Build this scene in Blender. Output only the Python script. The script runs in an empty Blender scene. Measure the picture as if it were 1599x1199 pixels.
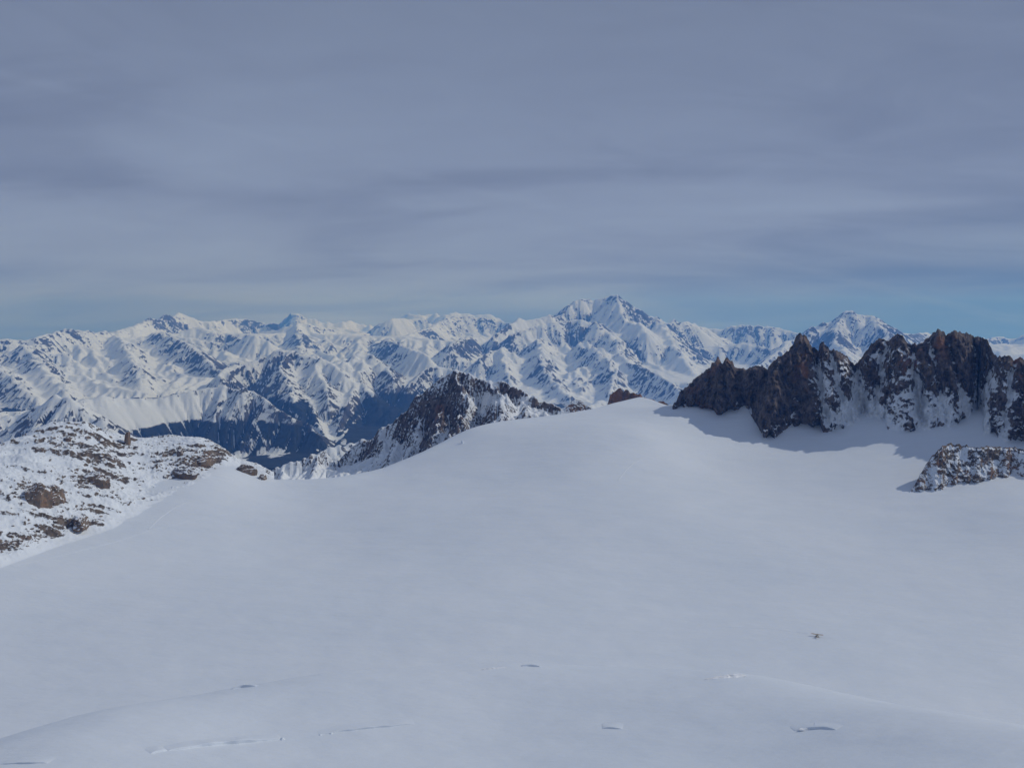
import bpy, math, time
import numpy as np

T0 = time.time()
scene = bpy.context.scene
col = scene.collection
rad = math.radians

# ------------------------------------------------------------------ camera
PITCH = -4.68
FPX = 1245.0                      # focal length in photograph pixels (1599 wide)
cam_d = bpy.data.cameras.new('camera')
cam = bpy.data.objects.new('camera', cam_d)
col.objects.link(cam)
scene.camera = cam
cam_d.sensor_width = 36.0
cam_d.sensor_fit = 'HORIZONTAL'
cam_d.lens = FPX / 1599.0 * 36.0
cam_d.clip_start = 0.5
cam_d.clip_end = 300000.0
cam.location = (0, 0, 0)
cam.rotation_euler = (rad(90 + PITCH), 0, 0)

# ------------------------------------------------------------------ light
SUN_AZ = 75.0        # degrees to the right of the view direction
SUN_EL = 37.0
sd = bpy.data.lights.new('sun', 'SUN')
sd.energy = 3.1
sd.angle = rad(0.7)
sd.color = (1.0, 0.985, 0.96)
sun = bpy.data.objects.new('sun', sd)
col.objects.link(sun)
sun.rotation_euler = (rad(90 - SUN_EL), 0, rad(180 - SUN_AZ))
sun.location = (3000, 500, 2000)

world = bpy.data.worlds.new('World')
scene.world = world
world.use_nodes = True
scene.view_settings.view_transform = 'Standard'
scene.view_settings.look = 'None'
scene.view_settings.gamma = 1.0
scene.view_settings.use_curve_mapping = False
scene.view_settings.exposure = -1.0
scene.render.engine = 'CYCLES'
scene.cycles.use_denoising = True
scene.cycles.max_bounces = 4
scene.cycles.diffuse_bounces = 2
scene.cycles.volume_bounces = 1


def N(nt, typ, **kw):
    n = nt.nodes.new(typ)
    for k, v in kw.items():
        if k == 'inp':
            for kk, vv in v.items():
                n.inputs[kk].default_value = vv
        else:
            setattr(n, k, v)
    return n


def M(nt, op, a, b=None, c=None, clamp=False):
    n = nt.nodes.new('ShaderNodeMath')
    n.operation = op
    n.use_clamp = clamp
    for i, v in enumerate((a, b, c)):
        if v is None:
            continue
        if isinstance(v, (int, float)):
            n.inputs[i].default_value = v
        else:
            nt.links.new(v, n.inputs[i])
    return n.outputs[0]


def mixc(nt, fac, a, b):
    n = nt.nodes.new('ShaderNodeMix')
    n.data_type = 'RGBA'
    for s, v in ((0, fac), (6, a), (7, b)):
        if isinstance(v, (int, float)):
            n.inputs[s].default_value = v
        elif isinstance(v, tuple):
            n.inputs[s].default_value = v if len(v) == 4 else v + (1.0,)
        else:
            nt.links.new(v, n.inputs[s])
    return n.outputs[2]


def sstep(nt, v, lo, hi):
    n = nt.nodes.new('ShaderNodeMapRange')
    n.interpolation_type = 'SMOOTHSTEP'
    nt.links.new(v, n.inputs[0])
    n.inputs[1].default_value = lo
    n.inputs[2].default_value = hi
    return n.outputs[0]


def build_world():
    nt = world.node_tree
    nt.nodes.clear()
    L = nt.links.new
    out = N(nt, 'ShaderNodeOutputWorld')
    bg = N(nt, 'ShaderNodeBackground')
    bg.inputs[1].default_value = 0.1
    tc = N(nt, 'ShaderNodeTexCoord')
    sep = N(nt, 'ShaderNodeSeparateXYZ')
    L(tc.outputs['Generated'], sep.inputs[0])
    X, Y, Z = sep.outputs
    # seen from 3500 m the horizon lies about two degrees below the level
    zz = M(nt, 'MAXIMUM', M(nt, 'ADD', M(nt, 'MULTIPLY', Z, 0.85), 0.30), 0.08)
    comb = N(nt, 'ShaderNodeCombineXYZ')
    L(X, comb.inputs[0]); L(Y, comb.inputs[1]); L(zz, comb.inputs[2])
    sky = N(nt, 'ShaderNodeTexSky')
    sky.sky_type = 'NISHITA'
    sky.sun_disc = False
    sky.sun_elevation = rad(SUN_EL)
    sky.sun_rotation = rad(SUN_AZ)
    sky.altitude = 3500
    sky.air_density = 1.0
    sky.dust_density = 0.0
    sky.ozone_density = 1.5
    L(comb.outputs[0], sky.inputs[0])
    # thin sheet of high cloud, laid out on a plane far overhead
    den = M(nt, 'MAXIMUM', M(nt, 'ADD', Z, 0.14), 0.05)
    u = M(nt, 'DIVIDE', X, den)
    v = M(nt, 'DIVIDE', Y, den)
    pc = N(nt, 'ShaderNodeCombineXYZ')
    L(M(nt, 'MULTIPLY', u, 0.60), pc.inputs[0]); L(M(nt, 'ADD', M(nt, 'MULTIPLY', v, 1.0), M(nt, 'MULTIPLY', u, 0.15)), pc.inputs[1])
    n1 = N(nt, 'ShaderNodeTexNoise', inp={'Scale': 0.75, 'Detail': 4.0, 'Roughness': 0.42, 'Distortion': 0.6})
    L(pc.outputs[0], n1.inputs['Vector'])
    pc2 = N(nt, 'ShaderNodeCombineXYZ')
    L(M(nt, 'MULTIPLY', u, 0.55), pc2.inputs[0]); L(v, pc2.inputs[1]); pc2.inputs[2].default_value = 7.3
    n2 = N(nt, 'ShaderNodeTexNoise', inp={'Scale': 2.6, 'Detail': 9.0, 'Roughness': 0.62, 'Distortion': 0.9})
    L(pc2.outputs[0], n2.inputs['Vector'])
    nn = M(nt, 'ADD', M(nt, 'MULTIPLY', n1.outputs[0], 0.78), M(nt, 'MULTIPLY', n2.outputs[0], 0.22))
    # the veil opens towards the horizon, more so to the right
    lowz = M(nt, 'SUBTRACT', M(nt, 'ADD', Z, M(nt, 'MULTIPLY', X, -0.17)), M(nt, 'MULTIPLY', M(nt, 'MAXIMUM', M(nt, 'SUBTRACT', M(nt, 'MULTIPLY', X, -1.0), 0.25), 0.0), 0.38))
    cover = M(nt, 'ADD', sstep(nt, lowz, -0.125, 0.07), M(nt, 'MULTIPLY', M(nt, 'SUBTRACT', nn, 0.5), 1.0), clamp=True)
    # thickness makes it greyer and darker from below
    ccol = mixc(nt, sstep(nt, nn, 0.30, 0.70), CLOUD_DARK, CLOUD_LIGHT)
    # a thin sheet looks denser and paler where the eye crosses it at a low angle
    vm = N(nt, 'ShaderNodeVectorMath', operation='SCALE')
    L(ccol, vm.inputs[0]); L(M(nt, 'SUBTRACT', 1.17, M(nt, 'MULTIPLY', sstep(nt, Z, 0.05, 0.45), 0.32)), vm.inputs['Scale'])
    ccol = vm.outputs[0]
    sk = N(nt, 'ShaderNodeVectorMath', operation='SCALE')
    L(sky.outputs[0], sk.inputs[0]); sk.inputs['Scale'].default_value = 0.8
    mixed = mixc(nt, M(nt, 'MULTIPLY', cover, 0.86), sk.outputs[0], ccol)
    # a faint old contrail: band about a great circle
    def dirpx(x, y):
        d = pixdir(x, y)
        return d / np.linalg.norm(d)
    a, b = dirpx(0, 116), dirpx(330, 196)
    n_ = np.cross(a, b); n_ /= np.linalg.norm(n_)
    dp = N(nt, 'ShaderNodeVectorMath', operation='DOT_PRODUCT')
    L(tc.outputs['Generated'], dp.inputs[0]); dp.inputs[1].default_value = tuple(n_)
    wob = M(nt, 'MULTIPLY', M(nt, 'SUBTRACT', n2.outputs[0], 0.5), 0.012)
    band = M(nt, 'SUBTRACT', 1.0, sstep(nt, M(nt, 'ABSOLUTE', M(nt, 'ADD', dp.outputs['Value'], wob)), 0.001, 0.007))
    band = M(nt, 'MULTIPLY', band, sstep(nt, n2.outputs[0], 0.25, 0.6))
    mixed = mixc(nt, M(nt, 'MULTIPLY', band, 0.16), mixed, CLOUD_LIGHT)
    L(mixed, bg.inputs[0])
    L(bg.outputs[0], out.inputs[0])


CLOUD_DARK = (3.75, 4.55, 6.85, 1)
CLOUD_LIGHT = (5.05, 6.25, 9.0, 1)

# ------------------------------------------------------------------ pixel helpers
_cp, _sp = math.cos(rad(PITCH)), math.sin(rad(PITCH))


def pixdir(x, y):
    """direction of a photograph pixel (not normalised)"""
    u = (np.asarray(x, float) - 799.5) / FPX
    v = (599.5 - np.asarray(y, float)) / FPX
    return np.stack([u, _cp - v * _sp, _sp + v * _cp], -1)


def az_tan(x, y):
    d = pixdir(x, y)
    h = np.hypot(d[..., 0], d[..., 1])
    return np.arctan2(d[..., 0], d[..., 1]), d[..., 2] / h


def at_range(x, y, r):
    a, t = az_tan(x, y)
    r = np.asarray(r, float)
    return np.stack([r * np.sin(a), r * np.cos(a), r * t], -1)


build_world()


def project(P):
    x, y, z = P[..., 0], P[..., 1], P[..., 2]
    f = y * _cp + z * _sp
    up = -y * _sp + z * _cp
    return 799.5 + FPX * x / f, 599.5 - FPX * up / f


# ------------------------------------------------------------------ noise
def _hash(ix, iy, iz, seed):
    h = (ix.astype(np.uint32) * np.uint32(374761393) + iy.astype(np.uint32) * np.uint32(668265263)
         + iz.astype(np.uint32) * np.uint32(2147483647) + np.uint32(seed * 974711 + 77))
    h = (h ^ (h >> np.uint32(13))) * np.uint32(1274126177)
    h = (h ^ (h >> np.uint32(15))) * np.uint32(2246822519)
    return h ^ (h >> np.uint32(16))


_ang = np.linspace(0, 2 * np.pi, 256, endpoint=False)
_GX, _GY = np.cos(_ang).astype(np.float32), np.sin(_ang).astype(np.float32)


def noise2(x, y, seed=0):
    x = np.asarray(x, np.float64); y = np.asarray(y, np.float64)
    fx, fy = np.floor(x), np.floor(y)
    ix, iy = fx.astype(np.int64), fy.astype(np.int64)
    tx, ty = (x - fx).astype(np.float32), (y - fy).astype(np.float32)
    z = np.zeros_like(ix)
    def g(dx, dy):
        h = _hash(ix + dx, iy + dy, z, seed) & np.uint32(255)
        return _GX[h] * (tx - dx) + _GY[h] * (ty - dy)
    wx = tx * tx * tx * (tx * (tx * 6 - 15) + 10)
    wy = ty * ty * ty * (ty * (ty * 6 - 15) + 10)
    a = g(0, 0); b = g(1, 0); c = g(0, 1); d = g(1, 1)
    return ((a + (b - a) * wx) + ((c + (d - c) * wx) - (a + (b - a) * wx)) * wy) * 1.5


_rs = np.random.RandomState(5)
_G3 = _rs.normal(size=(256, 3)).astype(np.float32)
_G3 /= np.linalg.norm(_G3, axis=1)[:, None]


def noise3(p, seed=0):
    f = np.floor(p)
    i = f.astype(np.int64)
    t = (p - f).astype(np.float32)
    w = t * t * t * (t * (t * 6 - 15) + 10)
    res = 0
    for dx in (0, 1):
        for dy in (0, 1):
            for dz in (0, 1):
                h = _hash(i[..., 0] + dx, i[..., 1] + dy, i[..., 2] + dz, seed) & np.uint32(255)
                g = _G3[h]
                v = g[..., 0] * (t[..., 0] - dx) + g[..., 1] * (t[..., 1] - dy) + g[..., 2] * (t[..., 2] - dz)
                ww = (w[..., 0] if dx else 1 - w[..., 0]) * (w[..., 1] if dy else 1 - w[..., 1]) * (w[..., 2] if dz else 1 - w[..., 2])
                res = res + v * ww
    return res * 1.4


def fbm2(x, y, octv=5, seed=0, gain=0.5, ridged=False):
    s = 0; a = 1.0; tot = 0
    for o in range(octv):
        n = noise2(x * 2 ** o + o * 17.3, y * 2 ** o - o * 9.1, seed + o)
        if ridged:
            n = 1 - 2 * np.abs(n)
        s = s + a * n; tot += a; a *= gain
    return s / tot


def fbm3(p, octv=4, seed=0, gain=0.5, ridged=False):
    s = 0; a = 1.0; tot = 0
    for o in range(octv):
        n = noise3(p * 2.0 ** o + o * 11.7, seed + o)
        if ridged:
            n = 1 - 2 * np.abs(n)
        s = s + a * n; tot += a; a *= gain
    return s / tot


def smooth01(x, a, b):
    t = np.clip((x - a) / (b - a), 0, 1)
    return t * t * (3 - 2 * t)


def blur(h, n=1):
    for _ in range(n):
        p = np.pad(h, 1, mode='edge')
        h = (4 * p[1:-1, 1:-1] + 2 * (p[:-2, 1:-1] + p[2:, 1:-1] + p[1:-1, :-2] + p[1:-1, 2:])
             + p[:-2, :-2] + p[:-2, 2:] + p[2:, :-2] + p[2:, 2:]) / 16
    return h


def resize(a, shape):
    """bilinear"""
    H, W = a.shape
    yy = np.linspace(0, H - 1, shape[0]); xx = np.linspace(0, W - 1, shape[1])
    y0 = np.minimum(yy.astype(int), H - 2); x0 = np.minimum(xx.astype(int), W - 2)
    fy = (yy - y0)[:, None]; fx = (xx - x0)[None]
    A = a[y0][:, x0]; B = a[y0][:, x0 + 1]; C = a[y0 + 1][:, x0]; D = a[y0 + 1][:, x0 + 1]
    return A * (1 - fx) * (1 - fy) + B * fx * (1 - fy) + C * (1 - fx) * fy + D * fx * fy


# ------------------------------------------------------------------ mesh helpers
def grid_faces(nr, nc):
    i = np.arange(nr - 1)[:, None] * nc + np.arange(nc - 1)[None]
    return np.stack([i, i + 1, i + nc + 1, i + nc], -1).reshape(-1, 4)


def mesh_obj(name, verts, faces, mat, attrs=None, parent=None, smooth=True):
    verts = np.ascontiguousarray(verts.reshape(-1, 3), np.float32)
    faces = np.ascontiguousarray(faces, np.int32)
    k = faces.shape[1]
    me = bpy.data.meshes.new(name)
    me.vertices.add(len(verts)); me.vertices.foreach_set('co', verts.ravel())
    me.loops.add(faces.size); me.loops.foreach_set('vertex_index', faces.ravel())
    me.polygons.add(len(faces))
    me.polygons.foreach_set('loop_start', np.arange(0, faces.size, k, dtype=np.int32))
    me.polygons.foreach_set('loop_total', np.full(len(faces), k, np.int32))
    me.polygons.foreach_set('use_smooth', np.full(len(faces), smooth, bool))
    me.update(calc_edges=True)
    for n, a in (attrs or {}).items():
        at = me.attributes.new(n, 'FLOAT', 'POINT')
        at.data.foreach_set('value', np.ascontiguousarray(a, np.float32).ravel())
    me.materials.append(mat)
    ob = bpy.data.objects.new(name, me)
    col.objects.link(ob)
    if parent:
        ob.parent = parent
    return ob


def tag(o, label=None, cat=None, group=None, kind=None):
    if label: o['label'] = label
    if cat: o['category'] = cat
    if group: o['group'] = group
    if kind: o['kind'] = kind
    return o


def normals(P):
    """unit normals of a grid of points (rows, cols, 3), pointing up"""
    du = np.gradient(P, axis=1); dv = np.gradient(P, axis=0)
    n = np.cross(du, dv)
    n /= np.linalg.norm(n, axis=-1, keepdims=True) + 1e-9
    return n


# ------------------------------------------------------------------ materials
def snow_nodes(nt, scale, bump=0.25):
    geo = N(nt, 'ShaderNodeNewGeometry')
    return geo.outputs['Position']


def make_mat(name, rock_a, rock_b, rock_scale, edge=0.05, noise_amp=0.35, noise_scale=0.02, forest=False,
             warm=None, bump=1.0, snow_col=(0.82, 0.86, 0.905), rock_bump_scale=None):
    """snow over rock: the vertex attribute 'snow' plus fine noise decides, 'forest' adds woods"""
    m = bpy.data.materials.new(name)
    m.use_nodes = True
    nt = m.node_tree; L = nt.links.new
    bsdf = nt.nodes['Principled BSDF']
    geo = N(nt, 'ShaderNodeNewGeometry')
    pos = geo.outputs['Position']
    at = N(nt, 'ShaderNodeAttribute', attribute_name='snow')
    def noise(scale, detail=6, rough=0.6, dist=0.0, vec=None):
        n = N(nt, 'ShaderNodeTexNoise', inp={'Scale': scale, 'Detail': detail, 'Roughness': rough, 'Distortion': dist})
        L(vec or pos, n.inputs['Vector'])
        return n.outputs[0]
    fine = noise(noise_scale, 7, 0.68)
    s = M(nt, 'ADD', at.outputs['Fac'], M(nt, 'MULTIPLY', M(nt, 'SUBTRACT', fine, 0.5), noise_amp * 2))
    snow = sstep(nt, s, 0.5 - edge, 0.5 + edge)
    rn = noise(rock_scale, 8, 0.65, 0.3)
    rock = mixc(nt, sstep(nt, rn, 0.36, 0.64), rock_a, rock_b)
    if warm:
        wn = noise(rock_scale * 0.35, 4, 0.6, 0.5)
        wa = N(nt, 'ShaderNodeAttribute', attribute_name='warm')
        rock = mixc(nt, M(nt, 'MULTIPLY', sstep(nt, M(nt, 'ADD', wn, M(nt, 'MULTIPLY', wa.outputs['Fac'], 0.5)), 0.56, 0.8), 0.85), rock, warm)
    if forest:
        fa = N(nt, 'ShaderNodeAttribute', attribute_name='forest')
        fnz = noise(0.004, 8, 0.7)
        ff = sstep(nt, M(nt, 'ADD', fa.outputs['Fac'], M(nt, 'MULTIPLY', M(nt, 'SUBTRACT', fnz, 0.5), 0.7)), 0.46, 0.56)
        tn = noise(0.02, 5, 0.7)
        fcol = mixc(nt, sstep(nt, tn, 0.35, 0.7), (0.008, 0.012, 0.010), (0.024, 0.030, 0.026))
    base = mixc(nt, snow, rock, snow_col)
    if forest:
        base = mixc(nt, ff, base, fcol)
    L(base, bsdf.inputs['Base Color'])
    bsdf.inputs['Roughness'].default_value = 0.85
    bsdf.inputs['Specular IOR Level'].default_value = 0.2
    if bump:
        bn = noise(rock_bump_scale or rock_scale * 2.5, 8, 0.7)
        b = N(nt, 'ShaderNodeBump')
        b.inputs['Strength'].default_value = 1.0
        b.inputs['Distance'].default_value = bump
        hgt = M(nt, 'MULTIPLY', bn, M(nt, 'SUBTRACT', 1.0, M(nt, 'MULTIPLY', snow, 0.88)))
        L(hgt, b.inputs['Height'])
        L(b.outputs[0], bsdf.inputs['Normal'])
    return m


def make_snow_mat():
    m = bpy.data.materials.new('glacier_snow')
    m.use_nodes = True
    nt = m.node_tree; L = nt.links.new
    bsdf = nt.nodes['Principled BSDF']
    geo = N(nt, 'ShaderNodeNewGeometry')
    pos = geo.outputs['Position']
    mp = N(nt, 'ShaderNodeMapping')
    mp.inputs['Scale'].default_value = (0.35, 1.0, 1.0)
    mp.inputs['Rotation'].default_value = (0, 0, rad(25))
    L(pos, mp.inputs[0])
    def noise(scale, detail, rough, vec=None):
        n = N(nt, 'ShaderNodeTexNoise', inp={'Scale': scale, 'Detail': detail, 'Roughness': rough})
        L(vec or pos, n.inputs['Vector'])
        return n.outputs[0]
    big = noise(0.0045, 4, 0.5)
    wind = noise(0.03, 6, 0.55, mp.outputs[0])
    rip = noise(0.35, 5, 0.6, mp.outputs[0])
    base = mixc(nt, sstep(nt, M(nt, 'ADD', M(nt, 'MULTIPLY', big, 0.6), M(nt, 'MULTIPLY', wind, 0.4)), 0.35, 0.65),
                (0.75, 0.81, 0.875), (0.79, 0.84, 0.895))
    L(base, bsdf.inputs['Base Color'])
    bsdf.inputs['Roughness'].default_value = 0.7
    bsdf.inputs['Specular IOR Level'].default_value = 0.25
    b1 = N(nt, 'ShaderNodeBump'); b1.inputs['Strength'].default_value = 1.0; b1.inputs['Distance'].default_value = 2.6
    L(wind, b1.inputs['Height'])
    b2 = N(nt, 'ShaderNodeBump'); b2.inputs['Strength'].default_value = 1.0; b2.inputs['Distance'].default_value = 0.28
    L(rip, b2.inputs['Height']); L(b1.outputs[0], b2.inputs['Normal'])
    L(b2.outputs[0], bsdf.inputs['Normal'])
    return m


MAT_SNOW = make_snow_mat()
MAT_FAR = make_mat('alpine_range', (0.033, 0.034, 0.037), (0.10, 0.097, 0.098), 0.004, noise_amp=0.78, noise_scale=0.0065, snow_col=(0.75, 0.80, 0.865),
                   forest=True, bump=26.0, edge=0.07, rock_bump_scale=0.009)
MAT_RIDGE = make_mat('granite_ridge', (0.036, 0.031, 0.031), (0.19, 0.15, 0.13), 0.06, noise_amp=0.72, noise_scale=0.10,
                     warm=(0.30, 0.145, 0.08), bump=3.0, edge=0.07, rock_bump_scale=0.12)
MAT_SLOPE = make_mat('rocky_snow_slope', (0.06, 0.05, 0.042), (0.20, 0.16, 0.125), 0.09, noise_amp=0.75, noise_scale=0.085,
                     warm=(0.27, 0.145, 0.075), bump=1.0, snow_col=(0.785, 0.835, 0.89), edge=0.07, rock_bump_scale=0.2)

# ================================================================== carved terrain
def line_maker(lines):
    def crest(pts, back=None, jag=0.0, unit=1000.0):
        pts = np.array(pts, float)
        n = max(2, int(np.abs(np.diff(pts[:, 0])).sum() * 2 + np.abs(np.diff(np.log(pts[:, 2]))).sum() * 700))
        t = np.r_[0, np.cumsum(np.hypot(np.diff(pts[:, 0]), np.diff(np.log(pts[:, 2])) * 400))]
        tt = np.linspace(0, t[-1], n)
        x = np.interp(tt, t, pts[:, 0]); y = np.interp(tt, t, pts[:, 1])
        lr = np.interp(tt, t, np.log(pts[:, 2] * unit))
        if jag:
            y = y + jag * noise2(x * 0.21, x * 0 + 3.3, 9) + jag * 0.6 * noise2(x * 0.5, x * 0 + 8.3, 10)
        a, tn = az_tan(x, y)
        r = np.exp(lr)
        lines.append(np.stack([a, lr, r * tn], -1))
        if back:
            k, dz = back
            lines.append(np.stack([a, lr + math.log(k), r * tn - dz * (0.8 + 0.5 * np.abs(noise2(x * 0.03, x * 0, 4)))], -1))
    return crest


class Carved:
    """height field on a fan-shaped grid (equal angles, equal range ratios): surface hung between
    crest and valley lines, slopes limited, then cut by running water"""
    def __init__(self, lines, th0, th1, r0, r1, front, rear):
        self.pts = np.concatenate(lines)
        self.t0, self.t1, self.l0, self.l1 = th0, th1, math.log(r0), math.log(r1)
        self.front, self.rear = front, rear

    def raster(self, R, C):
        pts = self.pts
        Z = np.zeros((R, C)); Wt = np.zeros((R, C))
        ci = np.round((pts[:, 0] - self.t0) / (self.t1 - self.t0) * (C - 1)).astype(int)
        ri = np.round((pts[:, 1] - self.l0) / (self.l1 - self.l0) * (R - 1)).astype(int)
        ok = (ci >= 0) & (ci < C) & (ri >= 0) & (ri < R)
        np.add.at(Z, (ri[ok], ci[ok]), pts[ok, 2]); np.add.at(Wt, (ri[ok], ci[ok]), 1)
        m = Wt > 0
        Z[m] /= Wt[m]
        Z[0] = self.front; m[0] = True
        Z[-1] = self.rear; m[-1] = True
        return Z, m

    def laplace(self, R, C):
        H = None
        for k, it in ((16, 300), (8, 250), (4, 200), (2, 160), (1, 100)):
            r_, c_ = max(8, R // k), max(8, C // k)
            Z, m = self.raster(r_, c_)
            H = np.full((r_, c_), float(np.median(self.pts[:, 2]))) if H is None else resize(H, (r_, c_))
            for _ in range(it):
                H[m] = Z[m]
                p = np.pad(H, 1, mode='edge')
                H = (p[:-2, 1:-1] + p[2:, 1:-1] + p[1:-1, :-2] + p[1:-1, 2:]) * 0.25
            H[m] = Z[m]
        return H

    def coords(self, R, C):
        th = np.linspace(self.t0, self.t1, C)[None] + np.zeros((R, 1))
        r = np.exp(np.linspace(self.l0, self.l1, R)[:, None] + np.zeros((1, C)))
        return r, r * np.sin(th), r * np.cos(th)

    def steps(self, H):
        R, C = H.shape
        return (self.t1 - self.t0) / (C - 1), (self.l1 - self.l0) / (R - 1)

    def relax(self, H, r, tan_s, iters):
        """no slope steeper than tan_s: fill up below the crests"""
        dth, dl = self.steps(H)
        for _ in range(iters):
            p = np.pad(H, 1, mode='edge')
            t = r * tan_s
            c1 = t * dl; c2 = t * dth; c3 = t * math.hypot(dl, dth)
            m = np.maximum(np.maximum(p[:-2, 1:-1], p[2:, 1:-1]) - c1, np.maximum(p[1:-1, :-2], p[1:-1, 2:]) - c2)
            m = np.maximum(m, np.maximum(np.maximum(p[:-2, :-2], p[:-2, 2:]), np.maximum(p[2:, :-2], p[2:, 2:])) - c3)
            H2 = np.maximum(H, m)
            if np.array_equal(H2, H):
                break
            H = H2
        return H

    def erode(self, H, r, iters, K, mexp=0.45):
        R, C = H.shape
        n = R * C
        dth, dl = self.steps(H)
        idx = np.arange(n).reshape(R, C)
        area0 = (r * dth * r * dl).ravel()
        offs = [(-1, -1), (-1, 0), (-1, 1), (0, -1), (0, 1), (1, -1), (1, 0), (1, 1)]
        for k in range(iters):
            best = np.zeros((R, C)); rec = idx.copy(); bd = np.ones((R, C))
            Pd = np.pad(H, 1, mode='constant', constant_values=1e9)
            for dy, dx in offs:
                dd = r * math.hypot(dy * dl, dx * dth)
                sl = (H - Pd[1 + dy:1 + dy + R, 1 + dx:1 + dx + C]) / dd
                bb = sl > best
                best = np.where(bb, sl, best)
                rec = np.where(bb, idx + dy * C + dx, rec)
                bd = np.where(bb, dd, bd)
            rec = rec.ravel(); bd = bd.ravel()
            # depth of each cell in the drainage tree by pointer doubling
            root = rec == np.arange(n)
            depth = (~root).astype(np.int32); jump = rec.copy()
            for _ in range(13):
                nd = depth + depth[jump]
                jump = jump[jump]
                if np.array_equal(nd, depth):
                    break
                depth = nd
            o = np.argsort(depth, kind='stable')
            cnt = np.bincount(depth)
            st = np.r_[0, np.cumsum(cnt)]
            A = area0.copy()
            for lv in range(len(cnt) - 1, 0, -1):
                c = o[st[lv]:st[lv + 1]]
                np.add.at(A, rec[c], A[c])
            f = K * A ** mexp / bd
            h = H.ravel().copy()
            for lv in range(1, len(cnt)):
                c = o[st[lv]:st[lv + 1]]
                h[c] = (h[c] + f[c] * h[rec[c]]) / (1 + f[c])
            H = h.reshape(R, C)
        return H

    def repin(self, H):
        """pull crest lines back to where they belong, softly around"""
        Zc, mc = self.raster(*H.shape)
        D = np.where(mc, Zc - H, 0); Wm = mc.astype(float)
        acc = np.zeros_like(H); accw = np.zeros_like(H)
        for k, wt in ((1, 1.0), (3, 0.25), (8, 0.05)):
            acc += wt * blur(D, k); accw += wt * blur(Wm, k)
        return H + acc / np.maximum(accw, 0.02) * np.clip(accw / 0.12, 0, 1)

    def sharpen_crests(self, H):
        Zf, mf = self.raster(*H.shape)
        up = np.where(mf, np.maximum(Zf - H, 0), 0)
        return H + np.maximum(blur(up, 1) * 1.2, up * 0.9)


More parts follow.
